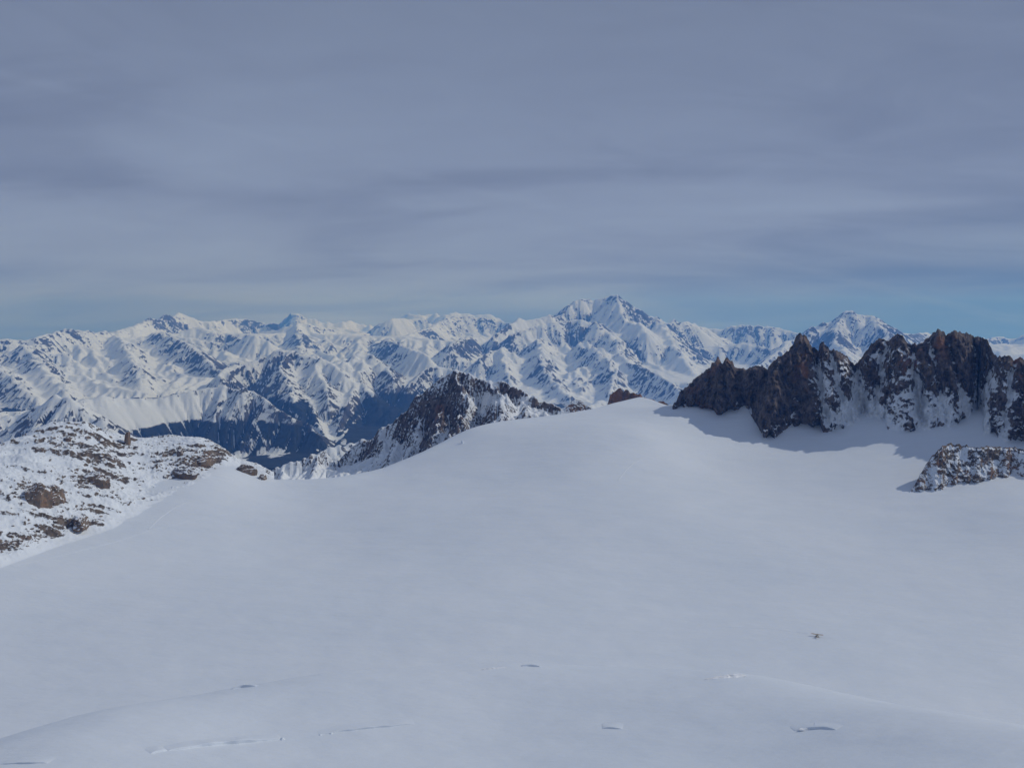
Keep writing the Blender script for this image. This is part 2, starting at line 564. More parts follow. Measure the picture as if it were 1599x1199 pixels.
def far_range():
    lines = []
    crest = line_maker(lines)
    J = 2.0
    # far skyline, left to right
    crest([(-160, 530, 23), (0, 533, 22), (50, 530, 22), (90, 523, 23), (108, 516, 24), (128, 521, 24), (165, 520, 25), (200, 513, 26),
           (222, 503, 28), (250, 500, 30), (275, 493, 31), (292, 500, 31), (330, 503, 31), (355, 500, 33), (390, 500, 34), (415, 505, 34), (435, 506, 33)],
          (1.15, 700), J)
    crest([(436, 509, 45), (446, 499, 45), (454, 487.5, 45), (463, 493, 45), (478, 500, 45), (496, 505, 45), (530, 510, 45), (545, 502, 46),
           (562, 508, 46), (576, 512, 45)], (1.08, 700), 0.7)
    crest([(405, 520, 30), (440, 515, 29), (463, 504, 28.5), (480, 506, 28.5), (492, 509, 29), (520, 515, 30), (548, 522, 30), (575, 520, 31)], (1.12, 600), J)
    crest([(463, 504, 28.5), (466, 525, 26), (470, 540, 24)], None, 1)
    crest([(572, 520, 34), (590, 508, 34), (610, 498, 34), (632, 498, 35), (650, 499, 35), (668, 500, 35)], (1.1, 500), 1)
    crest([(630, 496, 46), (639, 488.5, 46), (646, 495, 46), (656, 496, 46), (667, 492.5, 46), (680, 498, 46)], (1.06, 500), 0.4)
    crest([(640, 522, 27), (668, 512, 29), (690, 500, 32), (712, 494, 33), (735, 495, 33), (760, 497, 33), (785, 503, 33), (797, 507, 32)], (1.12, 600), J)
    crest([(690, 492, 44), (715, 490, 45), (740, 494, 45), (760, 492, 45), (780, 498, 45)], (1.06, 500), 1)
    # the great massif right of the middle
    crest([(770, 524, 23), (795, 508, 24), (808, 500, 25), (818, 504, 25), (850, 502, 25.5), (868, 499, 26), (877, 490, 26.5), (888, 482, 27), (908, 476, 27.5), (924, 472, 27.5),
           (944, 465, 27.5), (958, 462.5, 27.2), (968, 465, 27), (978, 473, 26.8), (988, 483, 26.5), (1002, 495, 26.5), (1025, 502, 26.5), (1050, 506, 26.5),
           (1070, 503, 27), (1080, 508, 27), (1100, 512, 28)], (1.14, 900), 1.0)
    crest([(968, 465, 27), (972, 485, 25.6), (975, 502, 24.5)], None, 1)
    crest([(795, 524, 22.5), (830, 511, 23), (860, 505, 23.5), (885, 503, 23.6), (905, 500, 23.8), (925, 505, 23.6), (945, 516, 23), (962, 533, 22)], (1.05, 260), J)
    crest([(978, 503, 24.5), (990, 505, 24), (1003, 512, 23.6), (1018, 528, 22.5)], None, J)
    crest([(845, 528, 22), (843, 545, 20.5), (846, 562, 19), (852, 582, 17.5), (872, 602, 16.2), (892, 622, 15)], None, J)
    crest([(905, 540, 21.5), (935, 548, 20), (950, 562, 18.8), (962, 590, 17.2), (950, 612, 15.6)], None, J)
    crest([(962, 545, 21), (985, 566, 18.6), (1012, 577, 17.6), (1045, 597, 16.4), (1075, 622, 15)], None, J)
    crest([(1030, 505, 26), (1045, 522, 24), (1055, 542, 22.3), (1078, 574, 20), (1100, 600, 18)], None, J)
    crest([(750, 560, 19.5), (765, 548, 20.2), (785, 545, 20.6), (800, 552, 20.4)], (1.07, 300), J)
    crest([(785, 545, 20.6), (790, 575, 18.6), (800, 605, 16.8), (815, 625, 15.6)], None, J)
    crest([(700, 540, 21), (725, 530, 22.5), (745, 525, 24)], None, J)
    # right: blue ridge and the domed mountain
    crest([(1100, 512, 30), (1112, 516, 30), (1132, 513, 30), (1158, 508, 29.5), (1178, 508, 29.5), (1212, 511, 29.5), (1235, 517, 29.5), (1250, 521, 29)],
          (1.12, 700), J)
    crest([(1100, 545, 25), (1140, 538, 25.5), (1180, 540, 25), (1215, 548, 24)], None, J)
    crest([(1175, 585, 19), (1195, 560, 20.5), (1225, 540, 22), (1255, 522, 23.5), (1270, 513, 24), (1290, 505, 24.3), (1308, 498, 24.5), (1322, 494, 24.5), (1345, 491.5, 24.5), (1366, 493, 24.5),
           (1378, 503, 24.6), (1392, 515, 24.8), (1410, 523, 25.5), (1440, 520, 29), (1470, 525, 30), (1500, 531, 31), (1540, 531, 33), (1562, 527, 34), (1580, 530, 34),
           (1610, 524, 34), (1700, 520, 34), (1800, 525, 34)], (1.14, 800), 1.2)
    crest([(1308, 498, 24.5), (1300, 525, 22.3), (1320, 548, 20.5), (1340, 575, 19)], None, J)
    crest([(1366, 493, 24.5), (1385, 530, 22), (1400, 560, 20)], None, J)
    crest([(1400, 585, 20), (1480, 575, 21), (1560, 572, 22), (1650, 575, 22), (1760, 580, 22)], None, J)
    crest([(1480, 545, 25), (1520, 540, 26), (1560, 548, 25), (1590, 541, 26), (1640, 545, 26), (1720, 540, 26)], (1.05, 350), 3)
    # left massif front spurs
    crest([(40, 540, 21), (60, 565, 18.5), (80, 590, 16.6), (100, 612, 15.2)], None, J)
    crest([(-60, 560, 19), (0, 575, 17.5), (30, 600, 16), (60, 625, 14.8)], None, J)
    crest([(180, 522, 24), (200, 545, 21), (215, 575, 18.4), (225, 600, 16.5)], None, J)
    crest([(240, 520, 25), (285, 532, 22), (318, 553, 19.8), (346, 580, 17.8)], None, J)
    crest([(285, 518, 27), (312, 511, 27), (340, 520, 26.5)], (1.06, 250), J)
    crest([(350, 520, 27), (380, 530, 25), (420, 532, 24)], None, J)
    # middle-distance peaks
    crest([(345, 590, 16.4), (372, 574, 17), (405, 560, 17.4), (430, 553, 17.6), (449, 547, 17.6), (470, 553, 17.4), (492, 559, 17), (518, 569, 16.5), (538, 582, 15.8)], (1.12, 560), J)
    crest([(449, 547, 17.6), (440, 575, 16.2), (452, 605, 15), (470, 640, 13.9)], None, J)
    crest([(492, 559, 17), (500, 590, 15.6), (512, 625, 14.2)], None, J)
    crest([(538, 570, 17), (556, 551, 18.2), (566, 547, 18.6), (582, 556, 18), (602, 570, 17.2), (618, 592, 16)], (1.1, 450), J)
    crest([(566, 547, 18.6), (563, 580, 16.6), (566, 605, 15.4), (592, 632, 14.2), (640, 650, 13.6)], None, J)
    crest([(563, 590, 16.2), (545, 625, 14.4), (528, 665, 12.9)], None, J)
    crest([(635, 605, 15.6), (655, 583, 16.4), (676, 571, 16.8), (700, 574, 16.8), (730, 590, 16), (780, 615, 15)], (1.1, 450), J)
    crest([(600, 530, 24), (640, 545, 21), (670, 555, 19.5)], None, J)
    # front ridge of the side valley with its wooded feet
    crest([(60, 645, 11.6), (105, 632, 12), (160, 621, 12.3), (205, 622, 12.4), (245, 621, 12.5), (290, 612, 12.6), (322, 608, 12.7), (346, 603, 12.7), (368, 608, 12.5), (395, 611, 12.3), (418, 624, 12),
           (436, 640, 11.7), (455, 650, 11.5), (482, 662, 11.3), (505, 685, 11)], (1.12, 700), 1.2)
    crest([(346, 603, 12.7), (338, 640, 12.1), (325, 680, 11.5)], None, 1)
    crest([(395, 611, 12.3), (402, 650, 11.8), (410, 682, 11.4)], None, 1)
    crest([(436, 640, 11.7), (440, 672, 11.4), (452, 700, 11.2)], None, 1)
    # nearer knoll on the left, wooded below
    crest([(-120, 672, 10.4), (0, 656, 10.6), (40, 650, 10.6), (72, 640, 10.5), (90, 631, 10.4), (108, 639, 10.2), (150, 655, 9.8), (180, 674, 9.5), (215, 694, 9.2)], (1.08, 420), 1.0)
    # valley floors (low lines)
    crest([(515, 699, 11.9), (492, 706, 11.5), (455, 716, 11.2), (425, 716, 11.1), (395, 712, 11.1), (330, 722, 10.7), (280, 735, 10.2)], None)
    crest([(516, 698, 12), (530, 680, 13), (545, 655, 14), (590, 650, 14.6), (700, 640, 15)], None)
    crest([(516, 697, 12), (490, 650, 13.6), (485, 625, 14.6)], None)
    crest([(880, 645, 14), (925, 632, 14.6), (940, 625, 15), (1000, 640, 15), (1090, 640, 15)], None)
    crest([(250, 700, 9.6), (215, 725, 9.0), (60, 730, 8.9), (-60, 735, 8.8)], None)
    crest([(-60, 648, 13.6), (60, 640, 13.8), (150, 634, 14), (240, 630, 14.3), (320, 618, 14.8)], None)
    crest([(400, 722, 8.6), (430, 732, 8.2), (480, 716, 8.2), (530, 698, 8.4), (580, 690, 8.6), (640, 700, 8.8)], (1.08, 260), 1)

    nc, nr = 880, 880
    C_ = Carved(lines, -0.69, 0.69, 3600.0, 56000.0, -1500, -2200)
    r, X, Y = C_.coords(470, 460)
    H = C_.laplace(470, 460)
    steep = 0.52 + 0.28 * fbm2(X / 2500, Y / 2500, 3, 15)
    H = C_.relax(H, r, np.clip(steep, 0.36, 0.85), 60)
    wx = X + 500 * fbm2(X / 2600, Y / 2600, 3, 31); wy = Y + 500 * fbm2(X / 2600, Y / 2600, 3, 37)
    amp = 55 + 45 * smooth01(r, 9000, 20000)
    H = blur(H, 1) + amp * fbm2(wx / 1500, wy / 1500, 5, 3, 0.55, ridged=True)
    H = C_.erode(H, r, 9, 0.9)
    H = C_.repin(H)
    H = C_.relax(H, r, np.clip(steep + 0.22, 0.5, 1.1), 25)
    H = resize(H, (nr, nc))
    r, X, Y = C_.coords(nr, nc)
    H = H + 17 * fbm2(X / 480, Y / 480, 4, 51, 0.6, ridged=True) * smooth01(r, 4000, 15000)
    H = C_.erode(H, r, 3, 0.42)
    xx, yy = project(np.stack([X, Y, H], -1))
    wb = smooth01(r, 10500, 11200) * (1 - smooth01(r, 13200, 13800)) * np.clip(1.3 * np.exp(-((xx - 205) / 95) ** 2 - ((yy - 648) / 30) ** 2), 0, 0.9)
    H = H * (1 - wb) + blur(H, 60) * wb
    H = C_.sharpen_crests(H)
    P = np.stack([X, Y, H], -1)
    n = normals(P)
    slope = np.degrees(np.arccos(np.clip(np.abs(n[..., 2]), 0, 1)))
    curv = (H - blur(H, 6)) / (r * 0.003)         # convex > 0
    rn = fbm2(X / 2600, Y / 2600, 4, 71)
    c2 = (H - blur(H, 2)) / (r * 0.0012)
    snow = 0.845 - (slope - 34) * 0.022 - np.clip(curv, -1, 1) * 0.18 - np.clip(c2, -1, 1) * 0.11 + 0.62 * rn - 0.05 * smooth01(-H, 900, 1700)
    xx, yy = project(P)
    gg = lambda x, y, sx, sy: np.exp(-((xx - x) / sx) ** 2 - ((yy - y) / sy) ** 2)
    bowl = smooth01(r, 10500, 11200) * (1 - smooth01(r, 13200, 13800))
    snow = snow + bowl * (0.55 * gg(200, 648, 90, 26) + 0.3 * gg(300, 640, 40, 30))
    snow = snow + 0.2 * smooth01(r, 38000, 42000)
    snow = snow + smooth01(r, 24500, 25500) * (0.5 * gg(925, 482, 30, 12) + 0.4 * gg(1345, 500, 25, 12) - 0.15 * gg(975, 492, 16, 12))
    snow = np.clip(snow, 0, 1.2)
    forest = smooth01(-H, 1300, 1520) * 0.80 + 0.34 * fbm2(X / 900, Y / 900, 4, 81) * smooth01(-H, 1150, 1400)
    forest = forest - 0.42 * smooth01(-curv, 0.35, 0.9) * smooth01(slope, 8, 20)
    forest = forest - 0.75 * (1 - smooth01(slope, 4, 9)) * smooth01(-H, 1850, 1990)
    forest = forest - bowl * 0.5 * gg(200, 645, 80, 26)
    # snowy meadows on the valley floor and avalanche tracks through the woods
    low = smooth01(r, 9800, 10400) * (1 - smooth01(r, 14800, 15500))
    mead = sum(gg(x, y, a, b) for x, y, a, b in ((432, 706, 22, 7), (385, 690, 14, 8), (375, 712, 16, 8), (500, 701, 16, 5), (537, 689, 6, 5), (487, 672, 10, 4), (455, 655, 6, 5), (300, 700, 12, 5)))
    mn = fbm2(X / 220, Y / 220, 4, 91, 0.65)
    forest = forest - low * 0.85 * np.clip(mead * (0.7 + 1.9 * mn), 0, 1)
    def pline(pts, w):
        best = np.full(xx.shape, 1e9)
        for (x0, y0), (x1, y1) in zip(pts[:-1], pts[1:]):
            dx, dy = x1 - x0, y1 - y0
            t = np.clip(((xx - x0) * dx + (yy - y0) * dy) / (dx * dx + dy * dy), 0, 1)
            best = np.minimum(best, np.hypot(xx - x0 - t * dx, yy - y0 - t * dy))
        return np.exp(-(best / w) ** 2)
    spur = smooth01((697 - yy) * 0.62 - np.abs(xx - 516 - (697 - yy) * 0.12) + 14 * mn, -3, 5) * smooth01(yy, 560, 600)
    forest = forest - low * 0.62 * spur
    for pts_, w_ in (([(452, 640), (478, 662), (502, 680), (514, 697)], 2.2), ([(575, 640), (552, 660), (533, 682), (517, 697)], 1.8), ([(395, 655), (412, 688), (425, 705)], 1.6)):
        forest = forest - low * (0.5 + 0.7 * mn) * pline(pts_, w_)
    forest = forest - 0.55 * smooth01(xx, 660, 740) * (1 - 0.8 * gg(866, 634, 22, 9))
    return P, grid_faces(nr, nc), dict(snow=snow, forest=forest)


P, F, A = far_range()
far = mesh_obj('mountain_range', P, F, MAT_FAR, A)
tag(far, 'far snowy mountain ranges with rock ribs above wooded blue valleys', 'mountains', kind='structure')
print('far', round(time.time() - T0, 1))


# ================================================================== glacier
class TPS:
    """thin-plate surface z(x, y) through control points"""
    def __init__(self, P, lam=0.0):
        self.c = P[:, :2] / 1000.0
        n = len(P)
        d = np.linalg.norm(self.c[:, None] - self.c[None], axis=-1)
        Km = np.where(d > 0, d * d * np.log(d + 1e-12), 0) + lam * np.eye(n)
        Q = np.c_[np.ones(n), self.c]
        A = np.block([[Km, Q], [Q.T, np.zeros((3, 3))]])
        self.w = np.linalg.solve(A, np.r_[P[:, 2], 0, 0, 0])

    def __call__(self, x, y):
        x = np.asarray(x, float) / 1000; y = np.asarray(y, float) / 1000
        out = self.w[-3] + self.w[-2] * x + self.w[-1] * y
        for (cx, cy), w in zip(self.c, self.w):
            d2 = (x - cx) ** 2 + (y - cy) ** 2 + 1e-18
            out = out + w * 0.5 * d2 * np.log(d2)
        return out


EDGE = np.array([(-200, 727, 2000), (362, 727, 1920), (400, 746, 1880), (430, 756, 1850), (520, 749, 1860), (600, 736, 1900), (660, 711, 1960), (700, 690, 2020),
                 (740, 669, 2080), (800, 656, 2180), (870, 648, 2280), (930, 639, 2390), (960, 630, 2480), (1000, 621, 2580), (1018, 626, 2540),
                 (1045, 633, 2440), (1075, 633, 2500), (1800, 633, 2560)], float)


def make_glacier_fn():
    pts = [at_range(x, y, r) for x, y, r in EDGE[1:-2]]
    def pz(x, y, z):
        a, t = az_tan(x, y)
        pts.append(np.array([z / t * math.sin(a), z / t * math.cos(a), z]))
    def pa(deg, r, z):
        pts.append(np.array([r * math.sin(rad(deg)), r * math.cos(rad(deg)), z]))
    for x, y, z in ((800, 991, -396), (1275, 991, -396), (800, 900, -392), (800, 800, -372), (800, 720, -330), (1000, 680, -288), (900, 690, -296), (1000, 800, -365),
                    (1100, 720, -338), (1250, 730, -345), (1300, 770, -366), (1450, 745, -338), (1500, 830, -374), (1599, 900, -388), (1599, 800, -350),
                    (400, 850, -398), (200, 950, -402), (0, 980, -404), (400, 950, -401), (600, 820, -392), (480, 780, -386), (640, 760, -368), (1100, 900, -394),
                    (1599, 1000, -400), (150, 880, -393), (330, 800, -380), (-100, 930, -390), (0, 890, -386), (90, 856, -385), (175, 829, -383), (235, 796, -372), (300, 765, -356)):
        pz(x, y, z)
    for x, y, r in (                    (1062, 634, 2330), (1120, 646, 2280), (1165, 632, 2320), (1200, 685, 2160), (1280, 668, 2230), (1355, 650, 2290), (1410, 680, 2170),
                    (1500, 662, 2240), (1535, 642, 2320), (1590, 693, 2150), (1700, 712, 2100),
                    (800, 1036, 562), (500, 1052, 560), (200, 1105, 525), (60, 1138, 510), (1150, 1050, 550), (1450, 1112, 470), (1599, 1145, 430),
                    (800, 1110, 470), (400, 1140, 462), (1200, 1130, 450),
                    (800, 1199, 392), (400, 1199, 402), (0, 1199, 445), (1200, 1199, 388), (1599, 1199, 380)):
        pts.append(at_range(x, y, r))
    for d in (-38, -28, -14, 0, 14, 28, 38):
        pa(d, 760, -362 - abs(d) * 0.5)
        pa(d, 850, -391)
        pa(d, 250, -158 + max(d, 0) * 0.55)
        pa(d, 90, -60 + max(d, 0) * 0.3)
    pa(0, 4, -2.2); pa(-30, 5, -2.6); pa(30, 5, -2.6)
    for d in (-40, -30, -20):
        pa(d, 2200, -380)
    for d in (22, 30, 40):
        pa(d, 2500, -250)
    pa(40, 1500, -380); pa(41, 2000, -322); pa(42, 900, -395); pa(-42, 900, -402)
    return TPS(np.array(pts), 1e-6)


GT = make_glacier_fn()
_ea, _ = az_tan(EDGE[:, 0], EDGE[:, 1])
GA = np.linspace(-0.76, 0.76, 520)
GL = np.log(np.r_[np.geomspace(1.5, 300, 60, endpoint=False), np.geomspace(300, 1000, 170, endpoint=False), np.geomspace(1000, 2900, 240)])


def glacier_raw(az, r):
    x, y = r * np.sin(az), r * np.cos(az)
    z = GT(x, y)
    k = smooth01(r, 90, 270)
    z = z * k + (-1.6 - 0.628 * r) * (1 - k)
    w = smooth01(r, 300, 420)
    z = z + w * (2.8 * fbm2(x / 260, y / 190, 3, 201) + 0.75 * fbm2(x / 45 + y / 160, y / 30, 3, 207) * (1 - 0.5 * smooth01(r, 700, 1500)))
    # soft hollows seen as faint shade left of the middle
    for px_, py_, sx, sy, dz in ((450, 850, 170, 70, -9.0), (600, 800, 180, 60, 6.0), (1060, 905, 280, 80, -5.0), (760, 965, 260, 60, 4.0), (1120, 790, 160, 70, -4.0)):
        a, t = az_tan(px_, py_)
        rr = -392 / t
        cx, cy = rr * math.sin(a), rr * math.cos(a)
        z = z + dz * np.exp(-((x - cx) / sx) ** 2 - ((y - cy) / sy / 1.6) ** 2)
    re = np.interp(az, _ea, EDGE[:, 2])
    d = np.maximum(r - re, 0)
    return z - np.minimum(d * d * 0.003, d * 0.9)


_A2, _L2 = np.meshgrid(GA, GL)
GZ = glacier_raw(_A2, np.exp(_L2))


def glacier_z(x, y):
    a = np.arctan2(x, y); l = np.log(np.hypot(x, y))
    ci = np.clip((a - GA[0]) / (GA[1] - GA[0]), 0, len(GA) - 1.001)
    ri = np.clip(np.interp(l, GL, np.arange(len(GL))), 0, len(GL) - 1.001)
    c0 = ci.astype(int); r0 = ri.astype(int); fc = ci - c0; fr = ri - r0
    return (GZ[r0, c0] * (1 - fc) + GZ[r0, c0 + 1] * fc) * (1 - fr) + (GZ[r0 + 1, c0] * (1 - fc) + GZ[r0 + 1, c0 + 1] * fc) * fr


def hit(px_, py_, zfun, rmin=320, rmax=2850, n=2600):
    """first point of a surface along the ray of a photograph pixel"""
    px_ = np.atleast_1d(np.asarray(px_, float)); py_ = np.atleast_1d(np.asarray(py_, float))
    a, t = az_tan(px_, py_)
    rr = np.geomspace(rmin, rmax, n)
    X = rr[None] * np.sin(a)[:, None]; Y = rr[None] * np.cos(a)[:, None]
    under = rr[None] * t[:, None] <= zfun(X, Y)
    k = np.argmax(under, 1)
    r = np.where(under.any(1), rr[k], rmax)
    return np.stack([r * np.sin(a), r * np.cos(a), r * t], -1)


_R2 = np.exp(_L2)
gl = mesh_obj('glacier', np.stack([_R2 * np.sin(_A2), _R2 * np.cos(_A2), GZ], -1), grid_faces(len(GL), len(GA)), MAT_SNOW)
tag(gl, 'broad smooth snow-covered glacier basin filling the foreground', 'glacier', kind='structure')


# ================================================================== curtain ridges
def curtain(name, crest, base, step, phi, mat, amp, seed, back=(160, 190), rows=(170, 46), smooth_px=25, fscale=1 / 60.0,
            snow_fn=None, crest_jag=0.0, zfun=None, sink=14, base_jag=0.0, gullies=()):
    crest = np.array(crest, float); base = np.array(base, float)
    xs = np.arange(crest[0, 0], crest[-1, 0] + step * 0.5, step)
    yc = np.interp(xs, crest[:, 0], crest[:, 1])
    if crest_jag:
        yc = yc + crest_jag * (noise2(xs * 0.16, xs * 0 + seed, seed) + 0.6 * noise2(xs * 0.37, xs * 0 + seed, seed + 1))
    yb = np.interp(xs, base[:, 0], base[:, 1])
    yb = yb + base_jag * (noise2(xs * 0.06, xs * 0 + 5.5, seed + 3) + 0.5 * noise2(xs * 0.17, xs * 0 + 5.5, seed + 4))
    B = hit(xs, yb, zfun or glacier_z)
    a, tc = az_tan(xs, yc)
    rb = np.hypot(B[:, 0], B[:, 1]); zb = B[:, 2]
    tp = math.tan(rad(phi))
    rc = (zb - rb * tp) / (tc - tp)
    k = int(smooth_px / step)
    ker = np.exp(-np.linspace(-2, 2, 2 * k + 1) ** 2); ker /= ker.sum()
    rc = np.convolve(np.pad(rc, k, mode='edge'), ker, 'valid')
    rc = np.maximum(rc, rb + 1.0)
    zc = rc * tc
    n1, n2 = rows
    t = np.linspace(0, 1, n1)[:, None]
    R1 = rb + (rc - rb) * t
    Z1 = zb + (zc - zb) * t ** 1.25
    # sunk foot
    R1 = np.r_[[rb - sink * 0.6], R1]; Z1 = np.r_[[zb - sink], Z1]
    t1 = np.r_[0, t[:, 0]]
    q = np.linspace(0, 1, n2 + 1)[1:, None]
    R2 = rc + back[0] * q
    Z2 = zc + (np.minimum(zb, zc - 5) - back[1] * 0.4 - zc) * q ** 0.8
    R = np.r_[R1, R2]; Z = np.r_[Z1, Z2]
    tt = np.r_[t1, 1 + q[:, 0]]
    A = a[None] + 0 * R
    Pn = np.stack([R * np.sin(A), R * np.cos(A), Z], -1)
    fr = np.where(tt[:, None] <= 1, -1.0, 1.0) + 0 * R
    nrm = np.stack([fr * np.sin(A), fr * np.cos(A), 0.18 + 0 * A], -1)
    # buttresses: stretched down the face, then crags
    S = Pn * np.array([1.0, 1.0, 0.42]) * fscale
    S = S + 0.5 * np.stack([fbm3(S * 0.7, 2, seed + 40), fbm3(S * 0.7, 2, seed + 50), fbm3(S * 0.7, 2, seed + 60)], -1)
    big = fbm3(S * 0.55, 3, seed, 0.5)
    rid = fbm3(S * 1.3, 4, seed + 9, 0.55, ridged=True)
    tilt = Pn @ np.array([[0.9, 0.0, 0.25], [0.0, 1.0, 0.0], [-0.35, 0.0, 0.62]])
    crag = fbm3(tilt * fscale * 3.2, 4, seed + 19, 0.6, ridged=True)
    hgt = np.clip((zc - zb) / 60.0, 0.05, 1.0)[None]
    env = smooth01(tt, 0.0, 0.12)[:, None] * (1 - 0.85 * smooth01(1 - np.abs(tt - 1), 0.9, 1.0))[:, None]
    d = amp * hgt * (env * (1.0 * big + 0.6 * rid) + (0.25 + 0.75 * env) * 0.2 * crag)
    gul = np.zeros_like(R)
    tcl = np.clip(tt, 0, 1)[:, None]
    for xt, xb, w, dep in gullies:
        xg = xb + (xt - xb) * tcl + 4 * noise2(tcl * 6, tcl * 0 + xt, seed)
        q_ = np.exp(-((xs[None] - xg) / (w * (1.25 - 0.5 * tcl))) ** 2)
        gul = np.maximum(gul, q_)
        d = d - dep * q_ * env
    Pd = Pn + nrm * d[..., None]
    lat = amp * 0.07 * hgt * env * fbm3(Pn * fscale * 2.2 + 31.0, 3, seed + 70)
    Pd[..., 0] += lat * np.cos(A); Pd[..., 1] -= lat * np.sin(A)
    Pd[..., 2] = np.minimum(Pd[..., 2], (np.hypot(Pd[..., 0], Pd[..., 1]) * tc[None]) + 0.2)    # nothing above the drawn crest
    n = normals(Pd)
    n *= np.where(np.sum(n * nrm, -1) < 0, -1.0, 1.0)[..., None]
    ctx = dict(gul=gul, P=Pd, n=n, tt=tt[:, None] + 0 * R, x=xs[None] + 0 * R, d=d, big=big, rid=rid, nz=n[..., 2])
    ctx['y'] = yb[None] + (yc - yb)[None] * np.clip(tt, 0, 1)[:, None]
    snow, warm = snow_fn(ctx)
    ob = mesh_obj(name, Pd, grid_faces(*R.shape), mat, dict(snow=snow, warm=warm))
    return ob, ctx


def gauss(c, x, y, sx, sy):
    return np.exp(-((c['x'] - x) / sx) ** 2 - ((c['y'] - y) / sy) ** 2)


RCREST = [(1050, 634), (1056, 627), (1061, 612), (1075, 602), (1085, 591), (1100, 580), (1109, 574), (1112, 566), (1116, 565), (1120, 558), (1122, 557), (1126, 567),
          (1129, 567), (1133, 559), (1143, 562), (1147, 574), (1165, 576), (1180, 571), (1190, 572), (1198, 576), (1205, 566), (1216, 558), (1230, 549), (1239, 537),
          (1242, 526), (1249, 520), (1256, 523), (1263, 532), (1268, 542), (1278, 546), (1280, 536), (1286, 535), (1295, 545), (1308, 548), (1322, 556), (1334, 569),
          (1340, 566), (1352, 548), (1363, 536), (1373, 528), (1388, 532), (1399, 522), (1409, 524), (1419, 537), (1434, 538), (1448, 529), (1457, 519), (1465, 515),
          (1474, 518), (1478, 524), (1485, 517), (1499, 518), (1513, 522), (1530, 527), (1541, 530), (1548, 543), (1550, 550), (1556, 557), (1575, 555), (1584, 563),
          (1592, 557), (1599, 561), (1612, 566), (1625, 590), (1640, 640), (1655, 695)]
RBASE = [(1050, 636), (1085, 633), (1112, 640), (1122, 644), (1150, 638), (1165, 631), (1171, 640), (1180, 660), (1195, 682), (1215, 678), (1245, 667), (1284, 664),
         (1290, 675), (1310, 670), (1340, 660), (1355, 648), (1384, 655), (1392, 670), (1410, 678), (1440, 672), (1470, 665), (1490, 668), (1510, 655),
         (1531, 640), (1539, 652), (1543, 680), (1560, 676), (1580, 690), (1599, 690), (1655, 700)]


def ridge_snow(c):
    nz, P = c['nz'], c['P']
    lump = fbm3(P / 38.0, 4, 301, 0.55)
    right = smooth01(c['x'], 1255, 1330)
    wide = fbm3(P / 95.0, 3, 305, 0.5)
    nz = blur(nz, 5)
    diag = fbm3((P @ np.array([[0.8, 0, -0.5], [0, 1, 0], [0.5, 0, 0.8]])) / np.array([16.0, 30.0, 60.0]), 4, 308, 0.6)
    dn = np.clip((c['big'] + 0.6 * c['rid'] - 0.1) / 0.45, -1.2, 1.2)
    s = 0.12 + 0.34 * smooth01(nz, 0.12, 0.75) - (0.16 + 0.05 * right) * dn + 0.46 * diag + 0.20 * lump + 0.22 * wide + 0.25 * right + 0.18 - 0.40 * smooth01(c['tt'], 0.84, 0.99) - 0.20 * np.clip(fbm3(P / np.array([34.0, 34.0, 70.0]), 4, 333, 0.6, ridged=True) * 1.5 - 0.1, -0.6, 1.0) + 0.10 * smooth01(c['tt'], 0.45, 0.1)
    s = s + 0.22 * gauss(c, 1290, 600, 26, 55) + 0.12 * gauss(c, 1205, 668, 60, 22)
    s = s - 0.5 * gauss(c, 1200, 610, 42, 44) - 0.3 * gauss(c, 1250, 545, 16, 40) - 0.35 * gauss(c, 1485, 560, 50, 36) + 0.25 * gauss(c, 1480, 630, 45, 25) + 0.2 * gauss(c, 1350, 620, 30, 40) - 0.25 * gauss(c, 1100, 600, 40, 35)
    s = s + 0.3 * gauss(c, 1216, 566, 16, 9) + 0.25 * gauss(c, 1185, 590, 14, 8)
    s = s + c['gul'] * (0.10 + 0.27 * smooth01(c['x'], 1240, 1280))
    warm = 0.5 * gauss(c, 1258, 560, 12, 45) + 0.5 * gauss(c, 1465, 530, 20, 25) + 0.3 * gauss(c, 1120, 570, 30, 20) + 0.4 * gauss(c, 1590, 575, 14, 30) + 0.25 * gauss(c, 1120, 640, 20, 20) + 0.3 * gauss(c, 1420, 560, 25, 25) + 0.25 * gauss(c, 1365, 545, 25, 15) - 0.1
    return s, warm


ridge, rc_ = curtain('rock_ridge', RCREST, RBASE, 0.8, 60, MAT_RIDGE, 62.0, 11, back=(170, 260), rows=(190, 40), snow_fn=ridge_snow, crest_jag=3.2, base_jag=5.0,
                     gullies=((1127, 1140, 3, 16), (1150, 1162, 6, 30), (1197, 1168, 7, 38), (1272, 1300, 6, 36), (1296, 1335, 6, 26), (1335, 1352, 9, 48), (1382, 1372, 6, 26),
                              (1424, 1450, 8, 40), (1450, 1490, 6, 24), (1480, 1520, 5, 18), (1520, 1535, 7, 24), (1551, 1534, 8, 46), (1583, 1572, 5, 26)))
tag(ridge, 'jagged brown rock ridge with pinnacles rising from the glacier at right', 'ridge', kind='structure')


def outcrop_snow(c):
    lump = fbm3(c['P'] / 22.0, 4, 311, 0.6)
    s = 0.52 + 0.6 * lump - 0.35 * smooth01(c['tt'], 0.93, 1.0) + 0.30 * smooth01(c['nz'], 0.4, 0.9) - 0.10 * np.clip(c['d'] / 8, -1, 1) * 2
    return s, 0.15 + 0 * s


